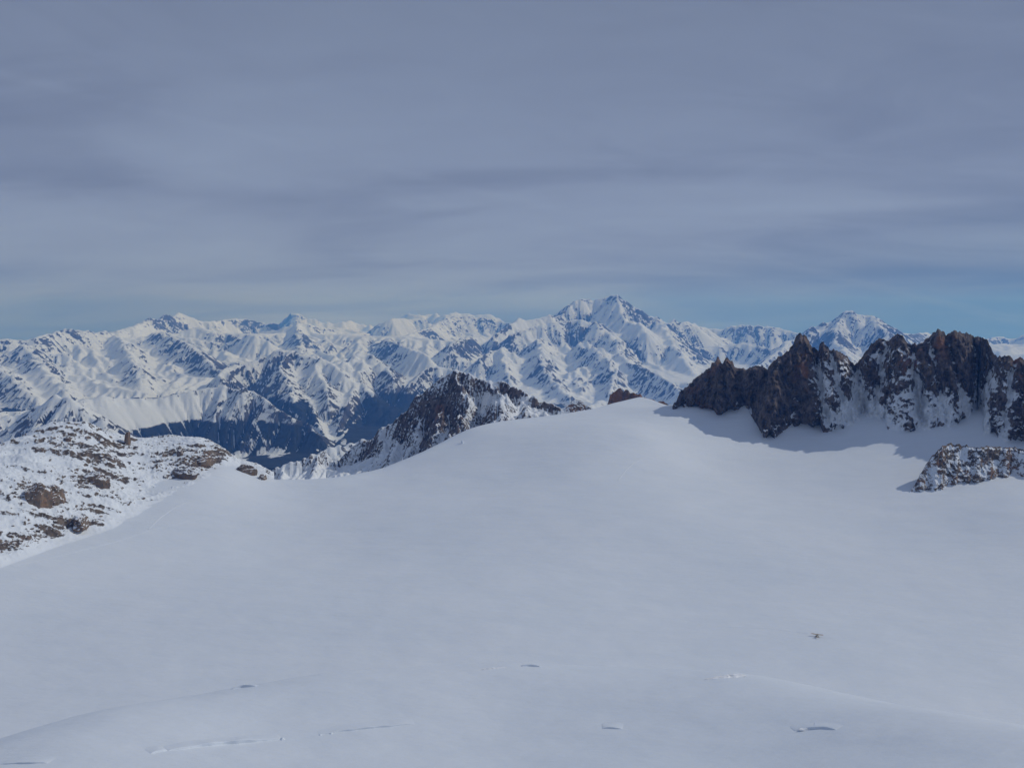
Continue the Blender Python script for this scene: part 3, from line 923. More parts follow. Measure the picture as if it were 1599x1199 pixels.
OCREST = [(1420, 769), (1428, 757), (1440, 735), (1455, 712), (1468, 700), (1481, 692), (1495, 694), (1510, 696), (1525, 699), (1545, 697), (1565, 698), (1585, 699), (1599, 702), (1650, 705), (1720, 715)]
OBASE = [(1420, 770), (1432, 769), (1455, 769), (1475, 764), (1500, 758), (1520, 755), (1532, 752), (1560, 747), (1590, 745), (1620, 746), (1720, 750)]
outc, _ = curtain('rock_outcrop', OCREST, OBASE, 0.8, 42, MAT_SLOPE, 15.0, 23, back=(90, 90), rows=(120, 30), smooth_px=10, fscale=1 / 30.0, snow_fn=outcrop_snow, crest_jag=3.0, base_jag=4.0)
tag(outc, 'low snow-streaked rock outcrop with a pointed end below the jagged ridge', 'outcrop', kind='structure')

print('ridge', round(time.time() - T0, 1))


# ================================================================== the rocky peak beyond the glacier edge
def rock_peak():
    lines = []
    crest = line_maker(lines)
    k = dict(unit=1.0)
    J = 2.2
    # skyline of the peak, left foot to right foot
    crest([(505, 752, 3060), (522, 728, 3080), (540, 706, 3090), (560, 690, 3080), (575, 687, 3060), (583, 689, 3050), (590, 672, 3040), (606, 664, 3030), (622, 659, 3020), (632, 645, 3010), (642, 634, 3000), (660, 614, 2980), (678, 598, 2960),
           (690, 589, 2950), (703, 583, 2940), (715, 580, 2930), (733, 584, 2920), (750, 592, 2900), (762, 594, 2890), (776, 597, 2880), (800, 609, 2840), (830, 622, 2790), (846, 630, 2760), (868, 634, 2730),
           (880, 640, 2700), (890, 650, 2680)], (1.10, 130), J, **k)
    # arete running down towards the camera: shade to its left, sun to its right
    crest([(712, 581, 2930), (716, 600, 2860), (724, 622, 2790), (732, 640, 2730), (722, 665, 2640), (700, 700, 2540)], None, J, **k)
    crest([(642, 634, 3000), (655, 660, 2880), (648, 690, 2760), (630, 715, 2640)], None, J, **k)
    crest([(590, 672, 3040), (600, 700, 2900), (590, 728, 2780)], None, J, **k)
    crest([(762, 594, 2890), (790, 632, 2720), (775, 650, 2640)], None, 1, **k)
    crest([(820, 640, 2650), (850, 646, 2620), (780, 655, 2560), (745, 672, 2500)], None, 1, **k)
    # gullies
    crest([(690, 640, 2760), (680, 680, 2640), (670, 715, 2540)], None, 0, **k)
    crest([(620, 690, 2860), (610, 720, 2720)], None, 0, **k)
    # low snowy crest at its left foot
    crest([(400, 752, 2960), (414, 738, 2960), (440, 729, 2960), (465, 724, 2960), (482, 716, 2970), (499, 707, 2980), (512, 710, 2980), (522, 722, 2960), (528, 745, 2930)], (1.05, 110), J, **k)
    crest([(499, 707, 2980), (490, 735, 2850), (480, 760, 2760)], None, J, **k)
    crest([(440, 729, 2960), (438, 755, 2830)], None, J, **k)
    crest([(380, 790, 2420), (480, 778, 2420), (600, 764, 2420), (680, 732, 2420), (740, 700, 2420), (800, 678, 2440), (880, 668, 2460), (950, 665, 2480)], None, 0, **k)
    a0, _ = az_tan(360, 700); a1, _ = az_tan(960, 700)
    nr, nc = 380, 460
    C_ = Carved(lines, float(a0), float(a1), 2300.0, 3900.0, -620, -1000)
    r, X, Y = C_.coords(nr // 2, nc // 2)
    H = C_.laplace(nr // 2, nc // 2)
    st = 1.05 + 0.5 * fbm2(X / 160, Y / 160, 3, 415)
    H = C_.relax(H, r, np.clip(st, 0.7, 1.7), 40)
    wx = X + 30 * fbm2(X / 150, Y / 150, 3, 431); wy = Y + 30 * fbm2(X / 150, Y / 150, 3, 437)
    H = H + 9 * fbm2(wx / 85, wy / 85, 5, 403, 0.55, ridged=True)
    H = C_.erode(H, r, 5, 0.8)
    H = C_.repin(H)
    H = C_.relax(H, r, np.clip(st + 0.5, 1.0, 2.2), 15)
    H = resize(H, (nr, nc))
    r, X, Y = C_.coords(nr, nc)
    H = H + 3.2 * fbm2(X / 26, Y / 26, 4, 451, 0.6, ridged=True)
    H = C_.erode(H, r, 2, 0.4)
    H = C_.sharpen_crests(H)
    P = np.stack([X, Y, H], -1)
    n = normals(P)
    slope = np.degrees(np.arccos(np.clip(np.abs(n[..., 2]), 0, 1)))
    curv = (H - blur(H, 4)) / (r * 0.0012)
    rn = fbm2(X / 110, Y / 110, 4, 471)
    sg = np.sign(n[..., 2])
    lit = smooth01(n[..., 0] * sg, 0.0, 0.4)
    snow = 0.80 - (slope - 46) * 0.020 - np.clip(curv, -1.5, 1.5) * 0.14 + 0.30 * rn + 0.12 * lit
    # the pale slab below the summit stays bare, as do the crest rocks on the right
    q = dict(x=None)
    xx, yy = project(P)
    g = lambda x, y, sx, sy: np.exp(-((xx - x) / sx) ** 2 - ((yy - y) / sy) ** 2)
    snow = snow - 0.4 * g(685, 645, 18, 24) - 0.3 * g(712, 600, 12, 20) - 0.35 * g(790, 610, 40, 9) - 0.3 * g(840, 632, 30, 8) + 0.35 * g(765, 622, 35, 12)
    warm = 0.5 * g(684, 645, 12, 18) - 0.25
    return P, grid_faces(nr, nc), dict(snow=np.clip(snow, -0.2, 1.2), warm=warm)


P, F, A = rock_peak()
pk = mesh_obj('rock_peak', P, F, MAT_RIDGE, A)
tag(pk, 'dark rocky peak with a snowy sunlit flank behind the glacier edge', 'peak', kind='structure')

# small summits peeping over the snow edge
def small_snow(c):
    lump = fbm3(c['P'] / 18.0, 4, 511, 0.6)
    s = 0.22 + 0.5 * lump + 0.5 * smooth01(c['nz'], 0.45, 0.9) + 0.5 * smooth01(c['x'], 895, 872)
    return s, 0.35 + 0 * s


def bare_snow(c):
    lump = fbm3(c['P'] / 14.0, 4, 521, 0.6)
    return 0.05 + 0.4 * lump + 0.3 * smooth01(c['nz'], 0.5, 0.95), 0.4 + 0 * lump


behind = lambda x, y: np.where(np.hypot(x, y) > 2420, -285.0 - 0.0 * x, -2000.0)
c1, _ = curtain('rock_cone', [(858, 652), (868, 648), (880, 637), (892, 627), (898, 624), (906, 625), (915, 633), (924, 638), (932, 646)],
                [(858, 657), (932, 655)], 0.5, 44, MAT_SLOPE, 5.0, 33, back=(50, 60), rows=(50, 16), smooth_px=8, fscale=1 / 14.0, snow_fn=small_snow,
                crest_jag=1.0, zfun=lambda x, y: np.where(np.hypot(x, y) > 2560, 0, -2000.0))
tag(c1, 'small rock cone half covered in snow behind the glacier edge', 'peak', kind='structure')
c2, _ = curtain('rock_knoll', [(944, 640), (949, 630), (953, 617), (960, 611), (967, 606), (970, 607), (974, 612), (977, 608), (981, 609), (984, 614), (990, 613), (996, 617), (1000, 615), (1004, 620), (1012, 622), (1020, 624),
                               (1026, 628), (1034, 626), (1040, 629), (1046, 634), (1056, 640)],
                [(944, 645), (1056, 645)], 0.4, 60, MAT_RIDGE, 5.0, 39, back=(40, 50), rows=(60, 14), smooth_px=8, fscale=1 / 12.0, snow_fn=bare_snow,
                crest_jag=1.2, zfun=lambda x, y: np.where(np.hypot(x, y) > 2680, 0, -2000.0))
tag(c2, 'small brown rock knoll with spiky top at the snow col', 'knoll', kind='structure')
print('peaks', round(time.time() - T0, 1))

# ================================================================== rocky snow slope on the left
LPTS = [at_range(x, y, r) for x, y, r in (
    (-140, 722, 1830), (-80, 715, 1840), (0, 706, 1850), (30, 700, 1860), (65, 681, 1900), (88, 672, 1910), (106, 667, 1920), (130, 668, 1930), (165, 681, 1950), (200, 689, 1980), (240, 693, 2000),
    (270, 690, 1990), (300, 689, 1985), (330, 697, 1965), (347, 713, 1940), (362, 724, 1915), (385, 725, 1930), (402, 735, 1925), (420, 748, 1915),
    (245, 722, 1895), (230, 745, 1850), (212, 780, 1745), (195, 808, 1640), (60, 735, 1740), (10, 765, 1650), (105, 790, 1650), (40, 825, 1560), (150, 755, 1740), (120, 715, 1830),
    (180, 725, 1850), (300, 725, 1890), (285, 750, 1850), (255, 745, 1855), (345, 735, 1890))]
for x, y in ((30, 935), (110, 890), (200, 850), (270, 810), (330, 780), (375, 752), (-60, 970), (400, 760), (420, 765)):
    h = hit(x, y, glacier_z)[0]
    LPTS.append(h - np.array([0, 0, 10.0]))
LT = TPS(np.array(LPTS), 1e-6)
_lc = np.array([(-200, 1880), (0, 1850), (65, 1900), (106, 1920), (165, 1950), (240, 2000), (300, 1985), (347, 1940), (385, 1930), (430, 1915)], float)
_la, _ = az_tan(_lc[:, 0], 700 + 0 * _lc[:, 0])
a0, _ = az_tan(-190, 800); a1, _ = az_tan(428, 740)
LA = np.linspace(float(a0), float(a1), 470)
LR = np.linspace(1120, 2120, 460)
_la2, _lr2 = np.meshgrid(LA, LR)
_con = np.array([(-190, 955), (-100, 925), (0, 890), (45, 873), (90, 856), (140, 842), (175, 829), (205, 812), (235, 796), (270, 776), (300, 763), (335, 745), (362, 729), (376, 730), (400, 744), (432, 757)], float)
_ch = hit(_con[:, 0], _con[:, 1], glacier_z)
_ca = np.arctan2(_ch[:, 0], _ch[:, 1]); _cr = np.hypot(_ch[:, 0], _ch[:, 1])


def slope_raw(az, r):
    x, y = r * np.sin(az), r * np.cos(az)
    g = glacier_z(x, y)
    rcon = np.interp(az, _ca, _cr)
    e = smooth01(r - rcon, 0.0, 60.0)                     # relief fades where the slope runs out on the glacier
    z = g + (LT(x, y) - g) * smooth01(r - rcon, -5.0, 105.0) - 1.5 - 0.12 * np.maximum(rcon - r, 0) + 1.6 * smooth01(r - rcon, -12, 30)
    # ribs running down to the right
    u = (x * 0.86 + y * 0.5); v = (-x * 0.5 + y * 0.86)
    wu = u + 25 * fbm2(x / 90, y / 90, 3, 611)
    rib = fbm2(wu / 230, (v + 20 * fbm2(x / 70, y / 70, 2, 613)) / 38, 4, 601, 0.5, ridged=True)
    lump = fbm2(x / 60, y / 60, 5, 621, 0.55)
    crag = fbm2(x / 14, y / 14, 4, 631, 0.6, ridged=True)
    z = z + e * (10.0 * rib + 7 * lump + 3.6 * crag * smooth01(rib + lump, -0.2, 0.5))
    re = np.interp(az, _la, _lc[:, 1])
    d = np.maximum(r - re, 0)
    return z - np.minimum(d * d * 0.006, d * 1.0), rib, lump, crag, e


LZ, _rib, _lump, _crag, _e = slope_raw(_la2, _lr2)
P = np.stack([_lr2 * np.sin(_la2), _lr2 * np.cos(_la2), LZ], -1)
n = normals(P)
slp = np.degrees(np.arccos(np.clip(np.abs(n[..., 2]), 0, 1)))
xx, yy = project(P)
g = lambda x, y, sx, sy: np.exp(-((xx - x) / sx) ** 2 - ((yy - y) / sy) ** 2)
curvL = (LZ - blur(LZ, 5)) / 2.0
snow = 1.06 - 0.014 * (slp - 22) - 0.13 * np.clip(curvL, -1.5, 1.5) - 0.22 * np.clip(_rib - 0.15, -0.5, 0.6) + 0.22 * fbm2(P[..., 0] / 50, P[..., 1] / 50, 4, 641) + 0.5 * (1 - _e)
snow -= 0.36 * g(305, 722, 42, 22) + 0.25 * g(280, 745, 22, 10) + 0.26 * g(150, 708, 55, 14) + 0.3 * g(70, 772, 26, 16) + 0.28 * g(140, 750, 38, 14)     + 0.42 * g(130, 818, 46, 12) + 0.42 * g(30, 858, 34, 16) + 0.3 * g(80, 835, 40, 10) + 0.25 * g(395, 732, 18, 12) + 0.2 * g(190, 692, 40, 8) + 0.1 * g(100, 680, 40, 12)
snow += 0.3 * g(230, 770, 30, 30) + 0.25 * g(40, 720, 40, 12)
warm = -0.1 + 0.5 * g(70, 772, 26, 16) + 0.3 * g(150, 750, 25, 12) + 0.1 * g(300, 740, 40, 20)
ls = mesh_obj('rocky_slope', P, grid_faces(*LZ.shape), MAT_SLOPE, dict(snow=snow, warm=warm))
tag(ls, 'snow slope broken by brown rock ribs at the left edge of the glacier', 'slope', kind='structure')


def left_z(x, y):
    a = np.arctan2(x, y); r = np.hypot(x, y)
    ci = (a - LA[0]) / (LA[1] - LA[0]); ri = (r - LR[0]) / (LR[1] - LR[0])
    ok = (ci >= 0) & (ci < len(LA) - 1) & (ri >= 0) & (ri < len(LR) - 1)
    c0 = np.clip(ci, 0, len(LA) - 2).astype(int); r0 = np.clip(ri, 0, len(LR) - 2).astype(int)
    fc = ci - c0; fr = ri - r0
    z = (LZ[r0, c0] * (1 - fc) + LZ[r0, c0 + 1] * fc) * (1 - fr) + (LZ[r0 + 1, c0] * (1 - fc) + LZ[r0 + 1, c0 + 1] * fc) * fr
    return np.where(ok, z, -2000.0)


print('slope', round(time.time() - T0, 1))


# ================================================================== plain materials
def plain(name, ca, cb, scale, rough=0.6, bump=0.0, metal=0.0):
    m = bpy.data.materials.new(name)
    m.use_nodes = True
    nt = m.node_tree; L = nt.links.new
    b = nt.nodes['Principled BSDF']
    tc = N(nt, 'ShaderNodeTexCoord')
    n = N(nt, 'ShaderNodeTexNoise', inp={'Scale': scale, 'Detail': 7.0, 'Roughness': 0.65})
    L(tc.outputs['Object'], n.inputs['Vector'])
    L(mixc(nt, sstep(nt, n.outputs[0], 0.32, 0.68), ca, cb), b.inputs['Base Color'])
    b.inputs['Roughness'].default_value = rough
    b.inputs['Metallic'].default_value = metal
    if bump:
        bp = N(nt, 'ShaderNodeBump'); bp.inputs['Strength'].default_value = 1.0; bp.inputs['Distance'].default_value = bump
        L(n.outputs[0], bp.inputs['Height']); L(bp.outputs[0], b.inputs['Normal'])
    return m


def rock_mat(name, ca, cb, warm):
    """bare granite with snow lying on its flat tops"""
    m = plain(name, ca, cb, 0.5, 0.9, 0.35)
    nt = m.node_tree; L = nt.links.new
    b = nt.nodes['Principled BSDF']
    src = b.inputs['Base Color'].links[0].from_socket
    geo = N(nt, 'ShaderNodeNewGeometry')
    n = N(nt, 'ShaderNodeTexNoise', inp={'Scale': 0.16, 'Detail': 5.0, 'Roughness': 0.65})
    L(geo.outputs['Position'], n.inputs['Vector'])
    sep = N(nt, 'ShaderNodeSeparateXYZ'); L(geo.outputs['Normal'], sep.inputs[0])
    c = mixc(nt, sstep(nt, n.outputs[0], 0.45, 0.65), src, warm)
    sn = sstep(nt, M(nt, 'ADD', sep.outputs[2], M(nt, 'MULTIPLY', M(nt, 'SUBTRACT', n.outputs[0], 0.5), 1.6)), 0.66, 0.8)
    L(mixc(nt, sn, c, (0.82, 0.86, 0.905)), b.inputs['Base Color'])
    return m


MAT_ROCK = rock_mat('brown_granite', (0.07, 0.055, 0.045), (0.20, 0.155, 0.115), (0.23, 0.14, 0.085))
MAT_SUNLIT = plain('painted_sunlit_snow', (0.90, 0.92, 0.94), (0.93, 0.94, 0.95), 0.8, 0.5, 0.1)  # extra-white colour: the sunlit brightness of the crack lips is painted in
MAT_BLOCK = plain('ice_block_snow', (0.68, 0.76, 0.85), (0.82, 0.86, 0.90), 0.8, 0.6, 0.15)


def rock_mesh(seed, nu=15, nv=10, flat=1.0, sharp=1.0):
    """craggy boulder, unit radius, base open below the surface it sits in"""
    u = np.linspace(0, 2 * np.pi, nu, endpoint=False)
    v = np.linspace(-0.5 * np.pi, 0.5 * np.pi, nv)
    V = [(0, 0, -1.0)]
    for vv in v[1:-1]:
        for uu in u:
            V.append((math.cos(vv) * math.cos(uu), math.cos(vv) * math.sin(uu), math.sin(vv)))
    V.append((0, 0, 1.0))
    V = np.array(V)
    n = V.copy()
    # cut by a few random planes for flat facets, then roughen
    rs = np.random.RandomState(seed)
    k = np.ones(len(V))
    for _ in range(9):
        d = rs.normal(size=3); d /= np.linalg.norm(d); d[2] = abs(d[2]) * 0.8
        off = rs.uniform(0.55, 0.85)
        dp = V @ d
        k = np.where(dp * k > off, off / np.maximum(dp, 1e-6), k)
    V = V * k[:, None]
    V = V * (1 + 0.22 * sharp * fbm3(n * 1.6 + seed * 7.1, 3, seed, 0.6))[:, None]
    V[:, 2] *= flat
    F = []
    for j in range(nu):
        F.append((0, 1 + (j + 1) % nu, 1 + j))
    for i in range(nv - 3):
        for j in range(nu):
            a = 1 + i * nu + j; b_ = 1 + i * nu + (j + 1) % nu
            F.append((a, b_, b_ + nu)); F.append((a, b_ + nu, a + nu))
    top = len(V) - 1; s0 = 1 + (nv - 3) * nu
    for j in range(nu):
        F.append((s0 + j, s0 + (j + 1) % nu, top))
    return V, np.array(F)


ROCKS = []
for k in range(7):
    V, F = rock_mesh(40 + k, 15, 10, 0.75)
    o = mesh_obj('rock', V, F, MAT_ROCK, smooth=False)
    ROCKS.append(o.data)
    bpy.data.objects.remove(o)


def put_rock(name, me, px_, py_, w, h, rot, label, cat='rock', group=None, tilt=0.0, depth=None, zf=None):
    """w, h in metres"""
    zf = zf or (lambda x, y: np.maximum(left_z(x, y), glacier_z(x, y)))
    c = hit(px_, py_, zf, 1000, 2300, 2600)[0]
    if name == 'rock' and c[2] < -1000:
        return None
    o = bpy.data.objects.new(name, me)
    col.objects.link(o)
    o.location = c + np.array([0, 0, h * 0.02])
    o.scale = (w * 0.5, (depth or w) * 0.5, h * 0.62)
    o.rotation_euler = (tilt, tilt * 0.5, rot)
    tag(o, label, cat, group)
    return o


def single_rock(seed, nu=40, nv=26, flat=1.0, sharp=1.3):
    V, F = rock_mesh(seed, nu, nv, flat, sharp)
    d = V / (np.linalg.norm(V, axis=1, keepdims=True) + 1e-6)
    V = V * (1 + 0.16 * fbm3(V * np.array([2.6, 2.6, 1.2]) + seed, 4, seed + 3, 0.6, ridged=True) + 0.10 * fbm3(V * 5.0, 3, seed + 8, 0.6))[:, None]
    o = mesh_obj('rock', V, F, MAT_ROCK, smooth=False)
    me = o.data
    bpy.data.objects.remove(o)
    return me


MPP = 1850 / FPX              # metres per photograph pixel on the left slope
put_rock('rock_outcrop', single_rock(3), 58, 780, 34 * MPP, 27 * MPP, 0.4, 'large rust-brown rock face, left half of the twin crag on the left slope', 'rock', depth=40)
put_rock('rock_outcrop', single_rock(4), 84, 778, 26 * MPP, 23 * MPP, 1.4, 'large rust-brown rock face, right half of the twin crag on the left slope', 'rock', depth=34)
put_rock('rock_outcrop', single_rock(5), 152, 752, 36 * MPP, 20 * MPP, 0.2, 'broad brown crag at the foot of the rib, right of the twin crag', 'rock', depth=36)
put_rock('rock_outcrop', single_rock(6), 125, 817, 44 * MPP, 13 * MPP, 2.0, 'low grey-brown rock band just above the snow basin on the left', 'rock', depth=28)
put_rock('rock_outcrop', single_rock(9), 285, 742, 44 * MPP, 18 * MPP, 2.7, 'grey-brown crag at the lower edge of the right-hand knob on the left slope', 'rock', depth=30)
put_rock('rock_outcrop', single_rock(12), 322, 721, 34 * MPP, 16 * MPP, 0.9, 'brown crag near the right end of the knob on the left slope', 'rock', depth=26)
put_rock('boulder', single_rock(7), 281, 708, 12 * MPP, 8 * MPP, 0.6, 'dark boulder perched high on the right-hand knob of the left slope', 'boulder')
put_rock('boulder', single_rock(8), 107, 686, 9 * MPP, 8 * MPP, 0.6, 'dark boulder near the top of the left slope', 'boulder')
put_rock('rock_crest', single_rock(10), 386, 737, 30 * MPP, 19 * MPP, 0.3, 'small brown rock crest at the low snow col left of the middle', 'rock', depth=26)
put_rock('rock_crest', single_rock(11), 410, 747, 22 * MPP, 10 * MPP, 0.9, 'lower brown rock right of the small crest at the snow col', 'rock', depth=20)
# the lone tooth standing on the skyline of the left slope
put_rock('rock_pinnacle', single_rock(14, 24, 26, 1.0, 0.9), 200, 691, 9 * MPP, 27 * MPP, 0.6, 'lone upright rock tooth on the skyline of the left slope', 'pinnacle')

rs = np.random.RandomState(77)
PATCH = [(150, 705, 60, 16, 26, 'brown rock on the upper ribs of the left slope'), (300, 722, 50, 22, 40, 'grey-brown rock on the right-hand knob of the left slope'),
         (70, 772, 40, 20, 14, 'brown rock around the twin crag on the left slope'), (140, 745, 45, 14, 22, 'brown rock around the broad crag right of the twin crag'),
         (125, 812, 46, 10, 22, 'grey-brown rock in the low rock band above the snow basin'), (30, 850, 34, 14, 16, 'brown rock at the lowest left corner of the left slope'),
         (190, 693, 40, 6, 8, 'small rock close to the lone rock tooth'), (85, 690, 40, 12, 12, 'small rock near the top of the left slope'),
         (200, 765, 26, 26, 12, 'small dark rock strewn in the snowy hollow of the left slope'), (60, 822, 50, 12, 14, 'small brown rock between the twin crag and the low rock band')]
for cx, cy, sx, sy, cnt, lab in PATCH:
    for _ in range(cnt):
        x = cx + rs.normal() * sx * 0.6; y = cy + rs.normal() * sy * 0.6 + (x - cx) * 0.12
        w = rs.uniform(4, 13) * (0.8 if cy > 760 else 1)
        vals = (rs.randint(7), rs.uniform(0.3, 0.6), rs.uniform(0, 6.28), rs.uniform(-0.25, 0.25), rs.uniform(0.6, 1.0))
        if x < -20 or x > 352 or y < 676 or y > np.interp(x, _con[:, 0], _con[:, 1]) - 7:
            continue
        put_rock('rock', ROCKS[vals[0]], x, y, w, w * vals[1], vals[2], lab, 'rock', 'small rocks strewn over the left slope', vals[3], w * vals[4])

# a block of ice standing on the snow edge before the rocky peak
b0 = hit(722, 692, glacier_z)[0]
V, F = rock_mesh(21, 14, 10, 1.0, 0.8)
o = mesh_obj('ice_block', V * np.array([3.6, 3.0, 6.5]), F, MAT_BLOCK, smooth=False)
o.location = b0 + np.array([0, 0, 2.5])
tag(o, 'lone ice block standing on the snow edge in front of the rocky peak', 'ice block')


# ================================================================== crevasses and tracks in the snow
def along(pts, step):
    pts = np.array(pts, float)
    t = np.r_[0, np.cumsum(np.hypot(*np.diff(pts, axis=0).T))]
    tt = np.arange(0, t[-1] + step * 0.5, step)
    return np.interp(tt, t, pts[:, 0]), np.interp(tt, t, pts[:, 1])


def crevasse(pts, height, label, seed, step=1.5, length=12.0, lip=0.6, face=1):
    """a faulted edge in the snow: one lip stands above the other, the wall between is bare"""
    x, y = along(pts, step)
    K_ = np.array(pts, float)
    C = hit(K_[:, 0], K_[:, 1], glacier_z, 320, 900, 12000)
    q = np.linspace(0, 1, len(x)); qk = np.r_[0, np.cumsum(np.hypot(*np.diff(C[:, :2], axis=0).T))]; qk /= qk[-1]
    xy = np.stack([np.interp(q, qk, C[:, i]) for i in (0, 1)], -1)
    for _ in range(6):
        xy[1:-1] = (xy[:-2] + 2 * xy[1:-1] + xy[2:]) / 4
    xy[:, 1] += 0.6 * noise2(x * 0.05, x * 0, seed)
    tg = np.gradient(xy, axis=0); tg /= np.linalg.norm(tg, axis=1)[:, None] + 1e-9
    nr = np.stack([tg[:, 1], -tg[:, 0]], -1)               # right of the direction of travel
    if face < 0:
        nr = -nr
    n = len(x)
    q = np.linspace(0, 1, n)
    hh = height * np.sin(np.pi * np.clip(q, 0, 1)) ** 0.6 * (0.95 + 0.45 * noise2(x * 0.025, x * 0 + 2, seed + 1)).clip(0.4, 1.6)
    #          offset to the wall side, height
    prof = [(2.2, -0.5, 0), (0.7, -0.12, 0), (0.25, -0.05, 0.05), (0.2, 0, 0.08), (0.12, 0, 0.5), (0.02, 0, 0.93), (-0.02, 0, 0.97), (-0.3, 0, 1.0), (-lip - 1.0, 0, 0.9), (-length * 0.5, 0, 0.42), (-length, -0.35, 0.0)]
    rows = []
    for off, dz, f in prof:
        p = xy + nr * (off + 0 * x)[:, None]
        z = glacier_z(p[:, 0], p[:, 1]) + dz + hh * f
        rows.append(np.c_[p, z])
    G = np.stack(rows)
    o = mesh_obj('crevasse', G, grid_faces(*G.shape[:2]), MAT_SNOW)
    tag(o, label, 'crevasse', 'crevasse edges in the near snow', kind='structure')


crevasse([(262, 1172), (300, 1167), (350, 1162), (400, 1158), (440, 1153)], 1.9, 'longest open crack low on the left of the near snow', 1, face=1)
crevasse([(235, 1176), (262, 1171)], 0.9, 'short crack left of the longest one', 2)
crevasse([(498, 1147), (540, 1141), (590, 1136), (648, 1130)], 1.1, 'broken crack running right of the longest one', 3)
crevasse([(360, 1076), (378, 1073), (400, 1071)], 1.8, 'small dark crack on the roll at left', 4, length=7)
crevasse([(814, 1040), (828, 1040), (845, 1041)], 1.6, 'small dark notch on the roll in the middle', 6, length=6)
crevasse([(940, 1137), (955, 1137), (972, 1138)], 0.8, 'faint crack in the near snow right of the middle', 8)
crevasse([(1240, 1141), (1262, 1138), (1285, 1137), (1305, 1139)], 1.3, 'curved crack with a shadowed hollow low on the right', 9)
crevasse([(0, 1193), (40, 1192), (75, 1191)], 0.8, 'thin crack at the lower left corner', 10)


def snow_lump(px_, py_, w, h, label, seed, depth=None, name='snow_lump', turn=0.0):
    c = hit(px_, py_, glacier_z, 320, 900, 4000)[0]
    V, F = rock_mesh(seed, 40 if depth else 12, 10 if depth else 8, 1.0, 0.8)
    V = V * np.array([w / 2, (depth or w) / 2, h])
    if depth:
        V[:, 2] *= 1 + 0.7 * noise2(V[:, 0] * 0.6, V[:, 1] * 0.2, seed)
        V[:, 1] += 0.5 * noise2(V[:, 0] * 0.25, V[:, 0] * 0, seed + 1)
    o = mesh_obj(name, V, F, MAT_SUNLIT if depth else MAT_BLOCK, smooth=False)
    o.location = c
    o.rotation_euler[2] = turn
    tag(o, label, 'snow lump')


snow_lump(1135, 1057, 33.0, 1.3, 'long snow lip on the roll at right, painted sunlit-bright', 66, 4.5, 'snow_lip', 0.25)  # berms added in place of sunlit crack walls, their brightness in the colour
snow_lump(768, 1044, 24.0, 0.8, 'thin snow lip on the roll left of the middle, painted sunlit-bright', 67, 3.0, 'snow_lip', 0.25)
snow_lump(1262, 1138, 11.0, 0.8, 'short snow lip beside the curved crack at right, painted sunlit-bright', 68, 3.0, 'snow_lip', 0.1)
snow_lump(441, 1154, 4.0, 0.9, 'white snow lump at the right end of the longest crack', 61)
snow_lump(500, 1147, 2.2, 0.6, 'small snow lump left of the broken crack', 62)
snow_lump(517, 1145, 2.2, 0.7, 'small snow lump at the start of the broken crack', 63)
snow_lump(382, 1072, 2.4, 2.2, 'upright snow lump on the roll beside the small dark crack', 64)


def track(pts, w, h, label, seed):
    x, y = along(pts, 3.0)
    C = hit(x, y + 0.5 * noise2(x * 0.1, x * 0, seed), glacier_z, 600, 2500, 5000)
    xy = C[:, :2]
    tg = np.gradient(xy, axis=0); tg /= np.linalg.norm(tg, axis=1)[:, None] + 1e-9
    nr = np.stack([tg[:, 1], -tg[:, 0]], -1)
    rows = []
    for off, f in ((-1.0, -0.3), (-0.55, 0.8), (-0.3, 1.0), (0.0, 0.25), (0.3, 1.0), (0.55, 0.8), (1.0, -0.3)):
        p = xy + nr * off * w * 0.5
        rows.append(np.c_[p, glacier_z(p[:, 0], p[:, 1]) + h * f])
    G = np.stack(rows)
    o = mesh_obj('ski_track', G, grid_faces(*G.shape[:2]), MAT_SNOW)
    tag(o, label, 'track', kind='structure')


track([(20, 884), (100, 866), (180, 846), (240, 826), (300, 812), (400, 795)], 3.0, 0.35, 'long faint ski track along the foot of the left slope', 1)
track([(232, 826), (250, 808), (270, 794), (292, 784)], 3.2, 0.45, 'short ski track climbing from the long one on the left', 2)
track([(965, 750), (978, 733), (990, 722), (1003, 716), (1015, 716)], 3.2, 0.5, 'hooked ski track in the middle of the snow basin', 3)
track([(1120, 978), (1200, 981), (1262, 989)], 1.6, 0.2, 'faint landing track behind the aircraft', 4)


# ================================================================== the small aircraft on the snow
def loft(sections, n=12):
    """closed body from superelliptic sections (y, half width, half height, z centre)"""
    V = []
    for y, w, h, zc in sections:
        for k in range(n):
            a = 2 * math.pi * k / n
            c, s_ = math.cos(a), math.sin(a)
            V.append((w * math.copysign(abs(c) ** 0.7, c), y, zc + h * math.copysign(abs(s_) ** 0.7, s_)))
    F = []
    for i in range(len(sections) - 1):
        for k in range(n):
            F.append((i * n + k, i * n + (k + 1) % n, (i + 1) * n + (k + 1) % n, (i + 1) * n + k))
    V = np.array(V)
    m = len(sections)
    V = np.r_[V, [V[:n].mean(0)], [V[(m - 1) * n:].mean(0)]]
    for k in range(n):
        F.append((len(V) - 2, (k + 1) % n, k, k)); F.append((len(V) - 1, (m - 1) * n + k, (m - 1) * n + (k + 1) % n, (m - 1) * n + (k + 1) % n))
    return V, F


def poly_obj(name, V, F, mat, parent, smooth=False):
    me = bpy.data.meshes.new(name)
    me.from_pydata([tuple(v) for v in V], [], [tuple(dict.fromkeys(f)) for f in F])
    me.materials.append(mat)
    me.polygons.foreach_set('use_smooth', [smooth] * len(me.polygons))
    o = bpy.data.objects.new(name, me)
    col.objects.link(o)
    o.parent = parent
    return o


